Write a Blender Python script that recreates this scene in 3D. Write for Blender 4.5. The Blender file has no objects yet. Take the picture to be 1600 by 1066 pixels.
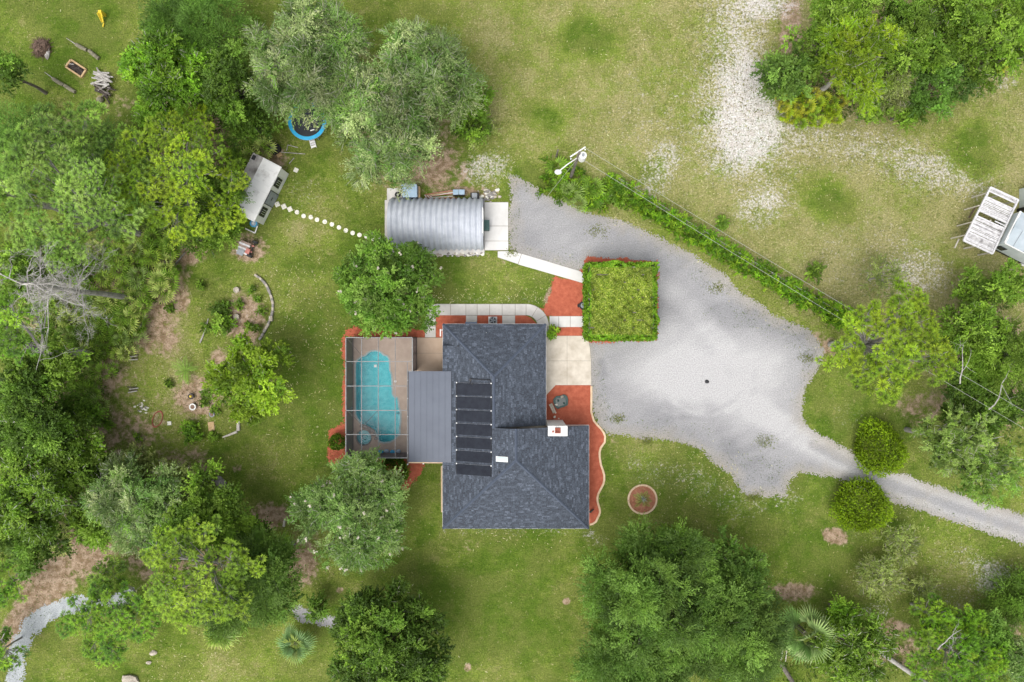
import bpy, math, random
import numpy as np
from mathutils import Vector
C = bpy.context.scene.collection
rng = np.random.RandomState(7)
random.seed(7)
R = math.radians
H = 66.67                                   # flying height of the camera

# ------------------------------------------------------------------ camera, sky, sun
sc = bpy.context.scene
cam_d = bpy.data.cameras.new('camera'); cam = bpy.data.objects.new('camera', cam_d); C.objects.link(cam)
cam.location = (0, 0, H); cam_d.lens = 24; cam_d.sensor_width = 36; cam_d.clip_end = 6000; cam_d.clip_start = 0.5
sc.camera = cam
w = bpy.data.worlds.new('World'); sc.world = w; w.use_nodes = True
nt = w.node_tree; bg = nt.nodes['Background']
sky = nt.nodes.new('ShaderNodeTexSky'); sky.sky_type = 'NISHITA'; sky.sun_disc = False
SUN_EL, SUN_AZ = 62, 215                    # high sun from the south-west behind thin cloud
sky.sun_elevation = R(SUN_EL); sky.sun_rotation = R(SUN_AZ)
sky.air_density = 1.0; sky.dust_density = 4.0; sky.ozone_density = 1.0
hs = nt.nodes.new('ShaderNodeHueSaturation'); hs.inputs['Saturation'].default_value = 0.25
nt.links.new(sky.outputs[0], hs.inputs['Color']); nt.links.new(hs.outputs[0], bg.inputs['Color'])
bg.inputs['Strength'].default_value = 0.15
sl = bpy.data.lights.new('sun', 'SUN'); sun = bpy.data.objects.new('sun', sl); C.objects.link(sun)
sl.energy = 1.15; sl.angle = R(55); sl.color = (1.0, 0.96, 0.9)
sd = Vector((math.sin(R(SUN_AZ)) * math.cos(R(SUN_EL)), math.cos(R(SUN_AZ)) * math.cos(R(SUN_EL)), math.sin(R(SUN_EL))))
sun.rotation_euler = sd.to_track_quat('Z', 'Y').to_euler()
sun.location = sd * 100
sc.view_settings.view_transform = 'Standard'; sc.view_settings.look = 'None'
sc.view_settings.gamma = 1; sc.view_settings.use_curve_mapping = False
sc.view_settings.exposure = 0.76
sc.cycles.max_bounces = 6; sc.cycles.diffuse_bounces = 3; sc.cycles.glossy_bounces = 3
sc.cycles.transparent_max_bounces = 12; sc.cycles.transmission_bounces = 4

# ------------------------------------------------------------------ helpers
def X(px, z=0): return (px - 800) / 16 * (H - z) / H
def Y(py, z=0): return (533 - py) / 16 * (H - z) / H
def P(px, py, z=0): return (X(px, z), Y(py, z), z)
def P2(pts, z=0): return [(X(a, z), Y(b, z)) for a, b in pts]

OFF = {}
def thing(name, label, cat, loc, group=None, rotz=0):
    o = bpy.data.objects.new(name, None); C.objects.link(o)
    o.location = loc; o.rotation_euler = (0, 0, rotz); o.empty_display_size = 0.2
    o['label'] = label; o['category'] = cat
    if group: o['group'] = group
    OFF[o.name] = Vector(loc)
    return o
def tag(o, label, cat, group=None, kind=None):
    o['label'] = label; o['category'] = cat
    if group: o['group'] = group
    if kind: o['kind'] = kind
    return o
def struct(o, kind='structure'):
    o['kind'] = kind; return o
def link_mesh(name, me, parent=None, local=False, loc=(0, 0, 0)):
    o = bpy.data.objects.new(name, me); C.objects.link(o)
    if parent is not None:
        o.parent = parent
        OFF[o.name] = OFF.get(parent.name, Vector((0, 0, 0)))
        if not local and OFF[o.name].length > 0:
            off = OFF[o.name]
            co = np.empty(len(me.vertices) * 3, np.float32); me.vertices.foreach_get('co', co)
            co = co.reshape(-1, 3) - np.array(off, np.float32); me.vertices.foreach_set('co', co.ravel()); me.update()
    else:
        o.location = loc
    return o

class MB:
    def __init__(s): s.v = []; s.f = []
    def add(s, vs, fs):
        n = len(s.v); s.v += [tuple(q) for q in vs]; s.f += [tuple(n + i for i in q) for q in fs]; return s
    def box(s, c, d, rz=0, tilt=None):
        x, y, z = d[0] / 2, d[1] / 2, d[2] / 2
        cr, sr = math.cos(rz), math.sin(rz)
        vs = []
        for a, b, e in ((-1, -1, -1), (1, -1, -1), (1, 1, -1), (-1, 1, -1), (-1, -1, 1), (1, -1, 1), (1, 1, 1), (-1, 1, 1)):
            p, q = a * x, b * y
            vs.append((c[0] + p * cr - q * sr, c[1] + p * sr + q * cr, c[2] + e * z))
        return s.add(vs, ((0, 3, 2, 1), (4, 5, 6, 7), (0, 1, 5, 4), (1, 2, 6, 5), (2, 3, 7, 6), (3, 0, 4, 7)))
    def beam(s, a, b, wd, ht):
        a, b = Vector(a), Vector(b); d = (b - a).normalized()
        up = Vector((0, 0, 1)) if abs(d.z) < .95 else Vector((0, 1, 0))
        sx = d.cross(up).normalized() * wd / 2; u = sx.cross(d).normalized() * ht / 2
        vs = [a - sx - u, a + sx - u, a + sx + u, a - sx + u, b - sx - u, b + sx - u, b + sx + u, b - sx + u]
        return s.add(vs, ((0, 1, 2, 3), (7, 6, 5, 4), (0, 4, 5, 1), (1, 5, 6, 2), (2, 6, 7, 3), (3, 7, 4, 0)))
    def tube(s, path, rad, n=6, cap=True):
        path = [Vector(p) for p in path]
        if not hasattr(rad, '__len__'): rad = [rad] * len(path)
        base = len(s.v); ref = None
        for i, p in enumerate(path):
            d = (path[min(i + 1, len(path) - 1)] - path[max(i - 1, 0)])
            d = d.normalized() if d.length > 1e-6 else Vector((0, 0, 1))
            if ref is None: ref = Vector((1, 0, 0)) if abs(d.x) < .8 else Vector((0, 1, 0))
            a = d.cross(ref).normalized(); b = d.cross(a); ref = -b if False else ref
            for k in range(n):
                t = 2 * math.pi * k / n
                s.v.append(tuple(p + (a * math.cos(t) + b * math.sin(t)) * rad[i]))
        for i in range(len(path) - 1):
            for k in range(n):
                k2 = (k + 1) % n
                s.f.append((base + i * n + k, base + (i + 1) * n + k, base + (i + 1) * n + k2, base + i * n + k2))
        if cap:
            s.f.append(tuple(base + k for k in range(n)))
            s.f.append(tuple(base + (len(path) - 1) * n + k for k in reversed(range(n))))
        return s
    def cyl(s, c, r, h, n=16, r2=None):
        return s.tube([(c[0], c[1], c[2]), (c[0], c[1], c[2] + h)], [r, r if r2 is None else r2], n)
    def prism(s, pts, z0, z1, bottom=False):
        n = len(pts)
        area = sum(pts[i][0] * pts[(i + 1) % n][1] - pts[(i + 1) % n][0] * pts[i][1] for i in range(n))
        if area < 0: pts = pts[::-1]
        vs = [(a, b, z0) for a, b in pts] + [(a, b, z1) for a, b in pts]
        fs = [tuple(n + i for i in range(n))] + [(i, (i + 1) % n, n + (i + 1) % n, n + i) for i in range(n)]
        if bottom: fs.append(tuple(reversed(range(n))))
        return s.add(vs, fs)
    def strip(s, pts, wd, z0, z1, closed=False):
        """raised kerb that follows a line"""
        pts = [Vector((a, b)) for a, b in pts]; n = len(pts); L = []; Rr = []
        for i, p in enumerate(pts):
            a = pts[(i - 1) % n] if (closed or i > 0) else p
            b = pts[(i + 1) % n] if (closed or i < n - 1) else p
            d = (b - a).normalized(); nn = Vector((-d.y, d.x)) * wd / 2
            L.append(p + nn); Rr.append(p - nn)
        base = len(s.v)
        for i in range(n):
            s.v += [(L[i].x, L[i].y, z0), (L[i].x, L[i].y, z1), (Rr[i].x, Rr[i].y, z1), (Rr[i].x, Rr[i].y, z0)]
        for i in range(n if closed else n - 1):
            a, b = base + i * 4, base + ((i + 1) % n) * 4
            for k in range(3): s.f.append((a + k, b + k, b + k + 1, a + k + 1)[::-1])
        if not closed:
            s.f.append((base, base + 1, base + 2, base + 3)); e = base + (n - 1) * 4; s.f.append((e + 3, e + 2, e + 1, e))
        return s
    def blob(s, c, r, nu=7, nv=5, j=.15, sq=(1, 1, 1)):
        base = len(s.v)
        s.v.append((c[0], c[1], c[2] + r * sq[2]))
        for i in range(1, nv):
            th = math.pi * i / nv
            for k in range(nu):
                ph = 2 * math.pi * (k + .5 * (i % 2)) / nu; q = r * (1 + random.uniform(-j, j))
                s.v.append((c[0] + q * sq[0] * math.sin(th) * math.cos(ph), c[1] + q * sq[1] * math.sin(th) * math.sin(ph), c[2] + q * sq[2] * math.cos(th)))
        s.v.append((c[0], c[1], c[2] - r * sq[2])); last = len(s.v) - 1
        for k in range(nu):
            k2 = (k + 1) % nu
            s.f.append((base, base + 1 + k, base + 1 + k2))
            for i in range(nv - 2):
                a = base + 1 + i * nu; s.f.append((a + k, a + nu + k, a + nu + k2, a + k2))
            a = base + 1 + (nv - 2) * nu; s.f.append((a + k, last, a + k2))
        return s
    def mesh(s, name, m):
        me = bpy.data.meshes.new(name); me.from_pydata(s.v, [], s.f)
        if m is not None: me.materials.append(m)
        me.update(); return me
    def build(s, name, m, parent=None, smooth=False, local=False, bevel=0):
        me = s.mesh(name, m)
        if smooth: me.polygons.foreach_set('use_smooth', [True] * len(me.polygons))
        o = link_mesh(name, me, parent, local)
        if bevel:
            b = o.modifiers.new('bevel', 'BEVEL'); b.width = bevel; b.segments = 2; b.limit_method = 'ANGLE'
        return o

def np_mesh(name, verts, k, m, col=None, smooth=False, faces=None):
    """verts (N,3) grouped k per face unless faces given; col (N,3) point colours"""
    verts = np.asarray(verts, np.float32).reshape(-1, 3); N = len(verts)
    me = bpy.data.meshes.new(name)
    me.vertices.add(N); me.vertices.foreach_set('co', verts.ravel())
    idx = np.arange(N, dtype=np.int32) if faces is None else np.asarray(faces, np.int32).ravel()
    F = len(idx) // k
    me.loops.add(F * k); me.loops.foreach_set('vertex_index', idx)
    me.polygons.add(F); me.polygons.foreach_set('loop_start', np.arange(0, F * k, k, dtype=np.int32))
    try: me.polygons.foreach_set('loop_total', np.full(F, k, np.int32))
    except Exception: pass
    if smooth: me.polygons.foreach_set('use_smooth', np.ones(F, bool))
    if col is not None:
        a = me.color_attributes.new('col', 'FLOAT_COLOR', 'POINT')
        c4 = np.ones((N, 4), np.float32); c4[:, :col.shape[1]] = col
        a.data.foreach_set('color', c4.ravel())
    me.materials.append(m); me.update(); me.validate()
    return me

# ------------------------------------------------------------------ materials
def nodes(m):
    m.use_nodes = True; t = m.node_tree; return t, t.nodes['Principled BSDF']
def pmat(name, c1, c2=None, scale=3.0, rough=.7, bump=0, metallic=0, detail=6, bscale=None, contrast=(.35, .65), spec=.4):
    m = bpy.data.materials.new(name); t, b = nodes(m); N = t.nodes; L = t.links
    b.inputs['Roughness'].default_value = rough; b.inputs['Metallic'].default_value = metallic
    b.inputs['Specular IOR Level'].default_value = spec
    if c2 is None: c2 = tuple(min(1, q * 1.25) for q in c1)
    geo = N.new('ShaderNodeNewGeometry')
    nz = N.new('ShaderNodeTexNoise'); nz.inputs['Scale'].default_value = scale; nz.inputs['Detail'].default_value = detail; nz.inputs['Roughness'].default_value = .65
    L.new(geo.outputs['Position'], nz.inputs['Vector'])
    r = N.new('ShaderNodeValToRGB'); r.color_ramp.elements[0].position = contrast[0]; r.color_ramp.elements[1].position = contrast[1]
    r.color_ramp.elements[0].color = (*c1, 1); r.color_ramp.elements[1].color = (*c2, 1)
    L.new(nz.outputs[0], r.inputs[0]); L.new(r.outputs[0], b.inputs['Base Color'])
    if bump:
        n2 = N.new('ShaderNodeTexNoise'); n2.inputs['Scale'].default_value = bscale or scale * 6; n2.inputs['Detail'].default_value = 4
        L.new(geo.outputs['Position'], n2.inputs['Vector'])
        bp = N.new('ShaderNodeBump'); bp.inputs['Strength'].default_value = bump; bp.inputs['Distance'].default_value = .05
        L.new(n2.outputs[0], bp.inputs['Height']); L.new(bp.outputs[0], b.inputs['Normal'])
    return m
def attr_mat(name, rough=.6, transl=0.0, noise=0, spec=.3, metallic=0, namp=.4):
    m = bpy.data.materials.new(name); t, b = nodes(m); N = t.nodes; L = t.links
    b.inputs['Roughness'].default_value = rough; b.inputs['Specular IOR Level'].default_value = spec; b.inputs['Metallic'].default_value = metallic
    a = N.new('ShaderNodeAttribute'); a.attribute_name = 'col'
    src = a.outputs['Color']
    if noise:
        geo = N.new('ShaderNodeNewGeometry'); nz = N.new('ShaderNodeTexNoise'); nz.inputs['Scale'].default_value = noise; nz.inputs['Detail'].default_value = 5
        L.new(geo.outputs['Position'], nz.inputs['Vector'])
        mr = N.new('ShaderNodeMapRange'); mr.inputs[1].default_value = .3; mr.inputs[2].default_value = .7; mr.inputs[3].default_value = 1 - namp; mr.inputs[4].default_value = 1 + namp
        L.new(nz.outputs[0], mr.inputs[0])
        mx = N.new('ShaderNodeMix'); mx.data_type = 'RGBA'; mx.blend_type = 'MULTIPLY'; mx.inputs[0].default_value = 1
        L.new(src, mx.inputs[6]); L.new(mr.outputs[0], mx.inputs[7]); src = mx.outputs[2]
    L.new(src, b.inputs['Base Color'])
    if transl:
        tr = N.new('ShaderNodeBsdfTranslucent'); mxs = N.new('ShaderNodeMixShader'); mxs.inputs[0].default_value = transl
        L.new(src, tr.inputs['Color']); L.new(b.outputs[0], mxs.inputs[1]); L.new(tr.outputs[0], mxs.inputs[2])
        L.new(mxs.outputs[0], N['Material Output'].inputs['Surface'])
    return m

LEAF = attr_mat('leaf', .55, .38)
BARK = pmat('bark', (.09, .075, .06), (.2, .18, .155), 2.5, .9, .6)
BARKG = pmat('grey bark', (.2, .19, .17), (.38, .36, .33), 2.5, .9, .5)
DEADW = pmat('dead wood', (.25, .23, .21), (.5, .48, .45), 3, .9, .4)
CONC = pmat('pale concrete', (.44, .42, .39), (.55, .53, .5), .9, .85, .15, bscale=30)
CONCW = pmat('bright concrete', (.52, .51, .49), (.6, .59, .57), .7, .85, .1, bscale=30)
CONCD = pmat('concrete joint', (.2, .18, .15), (.27, .24, .2), 3, .9)
CREAMC = pmat('cream driveway concrete', (.42, .37, .3), (.58, .53, .45), .8, .85, .15, bscale=30, detail=8)
DECKM = pmat('tan pool deck', (.37, .29, .235), (.45, .36, .29), 1.2, .85, .1, bscale=30)
PATIO = pmat('peach patio', (.4, .3, .22), (.47, .36, .275), .8, .85, .1, bscale=30)
CURB = pmat('cream kerb', (.52, .37, .23), (.66, .5, .34), 2.5, .8, .3)
MULCH = pmat('red mulch', (.31, .07, .036), (.48, .135, .075), 2.2, .95, 1.0, bscale=22, contrast=(.3, .7), detail=12)
WHITE = pmat('white paint', (.62, .62, .6), (.75, .75, .73), 1.5, .5)
WALL = pmat('stucco', (.5, .46, .38), (.58, .53, .45), 1, .9, .2)
ROOFB = pmat('roof underlay', (.03, .037, .05), (.045, .055, .07), 2, .9)
SHING = attr_mat('shingle', .85, 0, noise=9, spec=.25)
RIDGE = pmat('ridge shingle', (.05, .063, .09), (.068, .084, .116), 6, .85)
SLATE = pmat('slate metal', (.072, .085, .115), (.085, .10, .132), .5, .5, spec=.4)
BLACKM = pmat('black solar mat', (.02, .023, .034), (.032, .037, .05), 2, .6)
DARK = pmat('black plastic', (.01, .01, .012), (.022, .022, .025), 4, .5)
ALU = pmat('white aluminium', (.17, .17, .17), (.24, .24, .24), 3, .45)
BRONZE = pmat('bronze frame', (.05, .045, .045), (.08, .07, .07), 3, .5)
STEEL = pmat('galvanised steel', (.37, .395, .44), (.46, .485, .53), 1.2, .5, metallic=0)
GREY = pmat('grey paint', (.2, .22, .24), (.28, .3, .32), 3, .6)
BLUEG = pmat('blue grey plastic', (.24, .33, .42), (.32, .42, .52), 2, .5)
BRICK = pmat('brick', (.2, .06, .04), (.32, .1, .07), 8, .9, .4)
GREENP = pmat('dark green plastic', (.02, .06, .055), (.035, .085, .075), 4, .5)
WOOD = pmat('weathered board', (.42, .41, .42), (.66, .65, .66), 5, .85, .3, detail=8)
WOODT = pmat('tan board', (.42, .28, .14), (.56, .4, .22), 5, .8, .3)
RED = pmat('faded red paint', (.35, .1, .08), (.45, .2, .17), 4, .7)
STONE = pmat('pale stone', (.3, .26, .21), (.5, .45, .37), 5, .9, .5)
STONEG = pmat('grey stone', (.16, .15, .14), (.3, .28, .26), 5, .9, .5)
SLABW = pmat('white paving stone', (.58, .56, .48), (.72, .7, .62), 6, .85, .2)
CHAR = pmat('charred wood', (.015, .012, .01), (.09, .07, .06), 6, .9, .5)
BRUSH = pmat('dead brush', (.08, .05, .035), (.18, .12, .09), 6, .95, .6)
YELL = pmat('yellow plastic', (.6, .45, .03), (.7, .55, .05), 4, .5)
BLUEP = pmat('blue plastic', (.02, .3, .55), (.03, .38, .65), 4, .45)
TARP = pmat('dark blue tarpaulin', (.05, .07, .11), (.12, .15, .2), 6, .6)
SOIL = pmat('bare soil', (.16, .1, .07), (.26, .18, .13), 3, .95, .5)

def glassy(name, col, rough=.05):
    m = bpy.data.materials.new(name); t, b = nodes(m)
    b.inputs['Base Color'].default_value = (*col, 1); b.inputs['Roughness'].default_value = rough
    return m
WINDOW = glassy('window glass', (.02, .025, .03))
SKYL = glassy('skylight dome', (.42, .62, .64), .25)
RUBBER = glassy('rubber', (.02, .02, .02), .7)

def screen_mat(name, col, solid):
    m = bpy.data.materials.new(name); t, b = nodes(m)
    b.inputs['Base Color'].default_value = (*col, 1); b.inputs['Roughness'].default_value = .8; b.inputs['Specular IOR Level'].default_value = .1
    tr = t.nodes.new('ShaderNodeBsdfTransparent'); mx = t.nodes.new('ShaderNodeMixShader'); mx.inputs[0].default_value = solid
    t.links.new(tr.outputs[0], mx.inputs[1]); t.links.new(b.outputs[0], mx.inputs[2]); t.links.new(mx.outputs[0], t.nodes['Material Output'].inputs['Surface'])
    return m
SCREEN = screen_mat('roof insect screen', (.07, .07, .075), .16)
SCREENW = screen_mat('wall insect screen', (.15, .12, .125), .88)

def water_mat(name, tint):
    m = bpy.data.materials.new(name); t, b = nodes(m); N = t.nodes; L = t.links
    tr = N.new('ShaderNodeBsdfTransparent'); tr.inputs[0].default_value = (*tint, 1)
    gl = N.new('ShaderNodeBsdfGlossy'); gl.inputs['Roughness'].default_value = .08
    fr = N.new('ShaderNodeFresnel'); fr.inputs[0].default_value = 1.33
    nz = N.new('ShaderNodeTexNoise'); nz.inputs['Scale'].default_value = 2.5; nz.inputs['Detail'].default_value = 3
    geo = N.new('ShaderNodeNewGeometry'); L.new(geo.outputs['Position'], nz.inputs['Vector'])
    bp = N.new('ShaderNodeBump'); bp.inputs['Strength'].default_value = .25; bp.inputs['Distance'].default_value = .05
    L.new(nz.outputs[0], bp.inputs['Height']); L.new(bp.outputs[0], gl.inputs['Normal']); L.new(bp.outputs[0], fr.inputs['Normal'])
    mx = N.new('ShaderNodeMixShader'); L.new(fr.outputs[0], mx.inputs[0]); L.new(tr.outputs[0], mx.inputs[1]); L.new(gl.outputs[0], mx.inputs[2])
    L.new(mx.outputs[0], N['Material Output'].inputs['Surface'])
    return m
WATER = water_mat('pool water', (.66, .92, .93))
PLAST = pmat('blue pool plaster', (.08, .47, .53), (.17, .62, .66), 1.6, .7, detail=6)
PLASTL = pmat('pale pool plaster', (.3, .56, .62), (.36, .62, .68), 3, .7)

# ------------------------------------------------------------------ noise and masks
_tab = rng.rand(8, 256, 256)
def vnoise(x, y, s, k=0):
    x = np.asarray(x) / s + 17.3 * k + 500; y = np.asarray(y) / s + 9.1 * k + 500
    ix = np.floor(x).astype(int); iy = np.floor(y).astype(int); fx = x - ix; fy = y - iy
    fx = fx * fx * (3 - 2 * fx); fy = fy * fy * (3 - 2 * fy); T = _tab[k % 8]
    a = T[ix & 255, iy & 255]; b = T[(ix + 1) & 255, iy & 255]; c = T[ix & 255, (iy + 1) & 255]; d = T[(ix + 1) & 255, (iy + 1) & 255]
    return (a * (1 - fx) + b * fx) * (1 - fy) + (c * (1 - fx) + d * fx) * fy
def fbm(x, y, s, k=0, o=4):
    r = 0; a = 1; t = 0
    for i in range(o):
        r = r + a * vnoise(x, y, s / 2 ** i, k + i); t += a; a *= .55
    return r / t
def blob(px, py, cx, cy, rx, ry, ang=0, soft=.8):
    a = R(ang); dx = px - cx; dy = py - cy
    u = (dx * math.cos(a) + dy * math.sin(a)) / rx; v = (-dx * math.sin(a) + dy * math.cos(a)) / ry
    d = np.sqrt(u * u + v * v); t = np.clip((1 - d) / soft + .0, 0, 1)
    return t * t * (3 - 2 * t)
def line_mask(px, py, pts, wd, soft=.8):
    d = np.full(np.shape(px), 1e9)
    for (ax, ay), (bx, by) in zip(pts[:-1], pts[1:]):
        vx, vy = bx - ax, by - ay; t = np.clip(((px - ax) * vx + (py - ay) * vy) / (vx * vx + vy * vy), 0, 1)
        d = np.minimum(d, np.hypot(px - ax - t * vx, py - ay - t * vy))
    t = np.clip((1 - d / wd) / soft, 0, 1); return t * t * (3 - 2 * t)
def sdf(px, py, poly):
    """negative inside"""
    d = np.full(np.shape(px), 1e9); ins = np.zeros(np.shape(px), bool); n = len(poly)
    for i in range(n):
        ax, ay = poly[i]; bx, by = poly[(i + 1) % n]; vx, vy = bx - ax, by - ay
        t = np.clip(((px - ax) * vx + (py - ay) * vy) / (vx * vx + vy * vy + 1e-9), 0, 1)
        d = np.minimum(d, np.hypot(px - ax - t * vx, py - ay - t * vy))
        c = ((ay > py) != (by > py)); xx = ax + (py - ay) * vx / (vy if abs(vy) > 1e-9 else 1e-9)
        ins ^= (c & (px < xx))
    return np.where(ins, -d, d)
def sheet(name, poly, m, z, cell=1.6, rough=0, nscale=24, kind='structure', extra=None, holes=()):
    """ground sheet of small cells (pixel outline) with a ragged edge"""
    xs = [p[0] for p in poly]; ys = [p[1] for p in poly]; pad = rough + 2
    gx = np.arange(min(xs) - pad, max(xs) + pad, cell); gy = np.arange(min(ys) - pad, max(ys) + pad, cell)
    GX, GY = np.meshgrid(gx, gy)
    cxp, cyp = GX + cell / 2, GY + cell / 2
    d = sdf(cxp, cyp, poly)
    if rough:
        d = d + (fbm(cxp, cyp, nscale, 1, 5) - .5) * 2.6 * rough + (rng.rand(*d.shape) - .5) * rough * .9
    keep = d < 0
    for h in holes: keep &= sdf(cxp, cyp, h) > 0
    iy, ix = np.nonzero(keep[:-1, :-1])
    W = GX.shape[1]
    a = iy * W + ix; quads = np.stack([a, a + 1, a + W + 1, a + W], 1)[:, ::-1]
    used, inv = np.unique(quads, return_inverse=True)
    vx = X(GX.ravel()[used]); vy = Y(GY.ravel()[used])
    vv = np.stack([vx, vy, np.full(len(used), z)], 1)
    col = extra(GX.ravel()[used], GY.ravel()[used]) if extra else None
    me = np_mesh(name, vv, 4, m, col=col, faces=inv.reshape(-1, 4))
    o = link_mesh(name, me); struct(o, kind); return o
# ------------------------------------------------------------------ ground sheet
def axis(lo, hi, step, far):
    c = np.arange(lo, hi + step / 2, step)
    g = [20, 60, 150, 400, 1000, far]
    return np.concatenate([[lo - q for q in reversed(g)], c, [hi + q for q in g]])
ax_ = axis(-56, 56, .22, 2500); ay_ = axis(-39, 39, .22, 2500)
GXw, GYw = np.meshgrid(ax_, ay_)
px = GXw * 16 + 800; py = 533 - GYw * 16
n1 = fbm(px, py, 220, 0, 5); n2 = fbm(px, py, 60, 1, 4); n3 = fbm(px, py, 20, 2, 4); n4 = fbm(px, py, 7, 3, 3)
sm = lambda a, lo, hi: np.clip((a - lo) / (hi - lo), 0, 1)
# how olive and dry the turf is: the open field north-east of the hedge is, the lawns are green
ne = sm(px, 700, 860) * (1 - sm(py - 240 - (px - 850) * .57, -20, 40))
dry = .18 + .55 * ne + (n2 - .5) * .9 + (n3 - .5) * .5
dry += .25 * blob(px, py, 760, 120, 110, 160) + .35 * blob(px, py, 780, 430, 90, 50) + .3 * blob(px, py, 470, 430, 90, 160)
dry += .3 * blob(px, py, 240, 560, 160, 170) + .35 * blob(px, py, 1440, 900, 190, 90) + .35 * blob(px, py, 1480, 640, 110, 70) + .3 * blob(px, py, 1350, 430, 160, 120)
dry += .3 * line_mask(px, py, [(960, 350), (1100, 430), (1300, 540)], 45) + .2 * blob(px, py, 330, 1040, 120, 60) + .25 * blob(px, py, 1020, 700, 80, 50)
dry -= .7 * blob(px, py, 925, 60, 75, 55, 30) + .75 * blob(px, py, 1295, 310, 78, 52, 25) + .6 * blob(px, py, 1525, 235, 60, 75, -30) + .5 * blob(px, py, 855, 185, 55, 30, 40)
dry -= .4 * blob(px, py, 1020, 270, 30, 30) + .45 * blob(px, py, 1110, 180, 25, 20) + .6 * blob(px, py, 1290, 870, 80, 60) + .5 * blob(px, py, 600, 560, 240, 320)
dry -= .35 * blob(px, py, 800, 930, 190, 130) + .3 * blob(px, py, 100, 60, 130, 100) + .4 * blob(px, py, 620, 990, 200, 90)
dry = np.clip(dry, 0, 1)
# white sand
sand = np.zeros_like(px)
sand += .6 * line_mask(px, py, [(1150, -60), (1150, 60), (1160, 150), (1155, 240)], 100, 1) + .5 * line_mask(px, py, [(1170, 130), (1168, 220)], 60, 1)
sand += .46 * line_mask(px, py, [(1175, 190), (1260, 218), (1350, 232), (1450, 262), (1530, 280)], 70, 1)
sand += .12 * blob(px, py, 1470, 275, 90, 55) + .4 * blob(px, py, 1560, 130, 60, 30) + .35 * line_mask(px, py, [(1040, 245), (1010, 310)], 40)
sand += .5 * blob(px, py, 1215, 5, 70, 40) + .35 * blob(px, py, 1230, 300, 70, 60) + .45 * blob(px, py, 1180, 330, 60, 50)
sand += .65 * blob(px, py, 755, 268, 75, 42) + .35 * blob(px, py, 480, 300, 60, 50) + .3 * blob(px, py, 780, 235, 70, 35) + .42 * line_mask(px, py, [(1000, 730), (1080, 745), (1150, 790), (1230, 775)], 45)
sand += .75 * blob(px, py, 1555, 900, 60, 42) + .5 * blob(px, py, 1370, 955, 45, 28) + .4 * blob(px, py, 1500, 870, 70, 40) + .5 * blob(px, py, 1300, 960, 40, 20) + .4 * blob(px, py, 1500, 940, 90, 45)
sand += .3 * blob(px, py, 1330, 650, 60, 40) + .35 * blob(px, py, 1440, 430, 90, 70) + .4 * blob(px, py, 930, 845, 35, 25) + .3 * blob(px, py, 1360, 830, 90, 40)
sand += .22 * blob(px, py, 1040, 190, 170, 160) + .25 * blob(px, py, 1360, 400, 160, 100) + .15 * ne
sand += .35 * line_mask(px, py, [(700, 468), (845, 468)], 12) + .45 * line_mask(px, py, [(655, 395), (757, 395)], 7) + .35 * line_mask(px, py, [(692, 832), (922, 832)], 10)
sand += .25 * blob(px, py, 1130, 640, 100, 60) * 0 + .3 * blob(px, py, 1260, 560, 60, 30) + .3 * blob(px, py, 385, 490, 50, 60) + .28 * blob(px, py, 312, 625, 50, 45) + .15 * blob(px, py, 480, 480, 90, 200)
sand = sand * .9 + .12 * sand * (n3 - .5) * 4
sand = np.clip(sand - .5 * blob(px, py, 1295, 310, 75, 48, 25) - .5 * blob(px, py, 1525, 235, 55, 70, -30) - .3 * blob(px, py, 925, 60, 80, 60), 0, 1)
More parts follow.
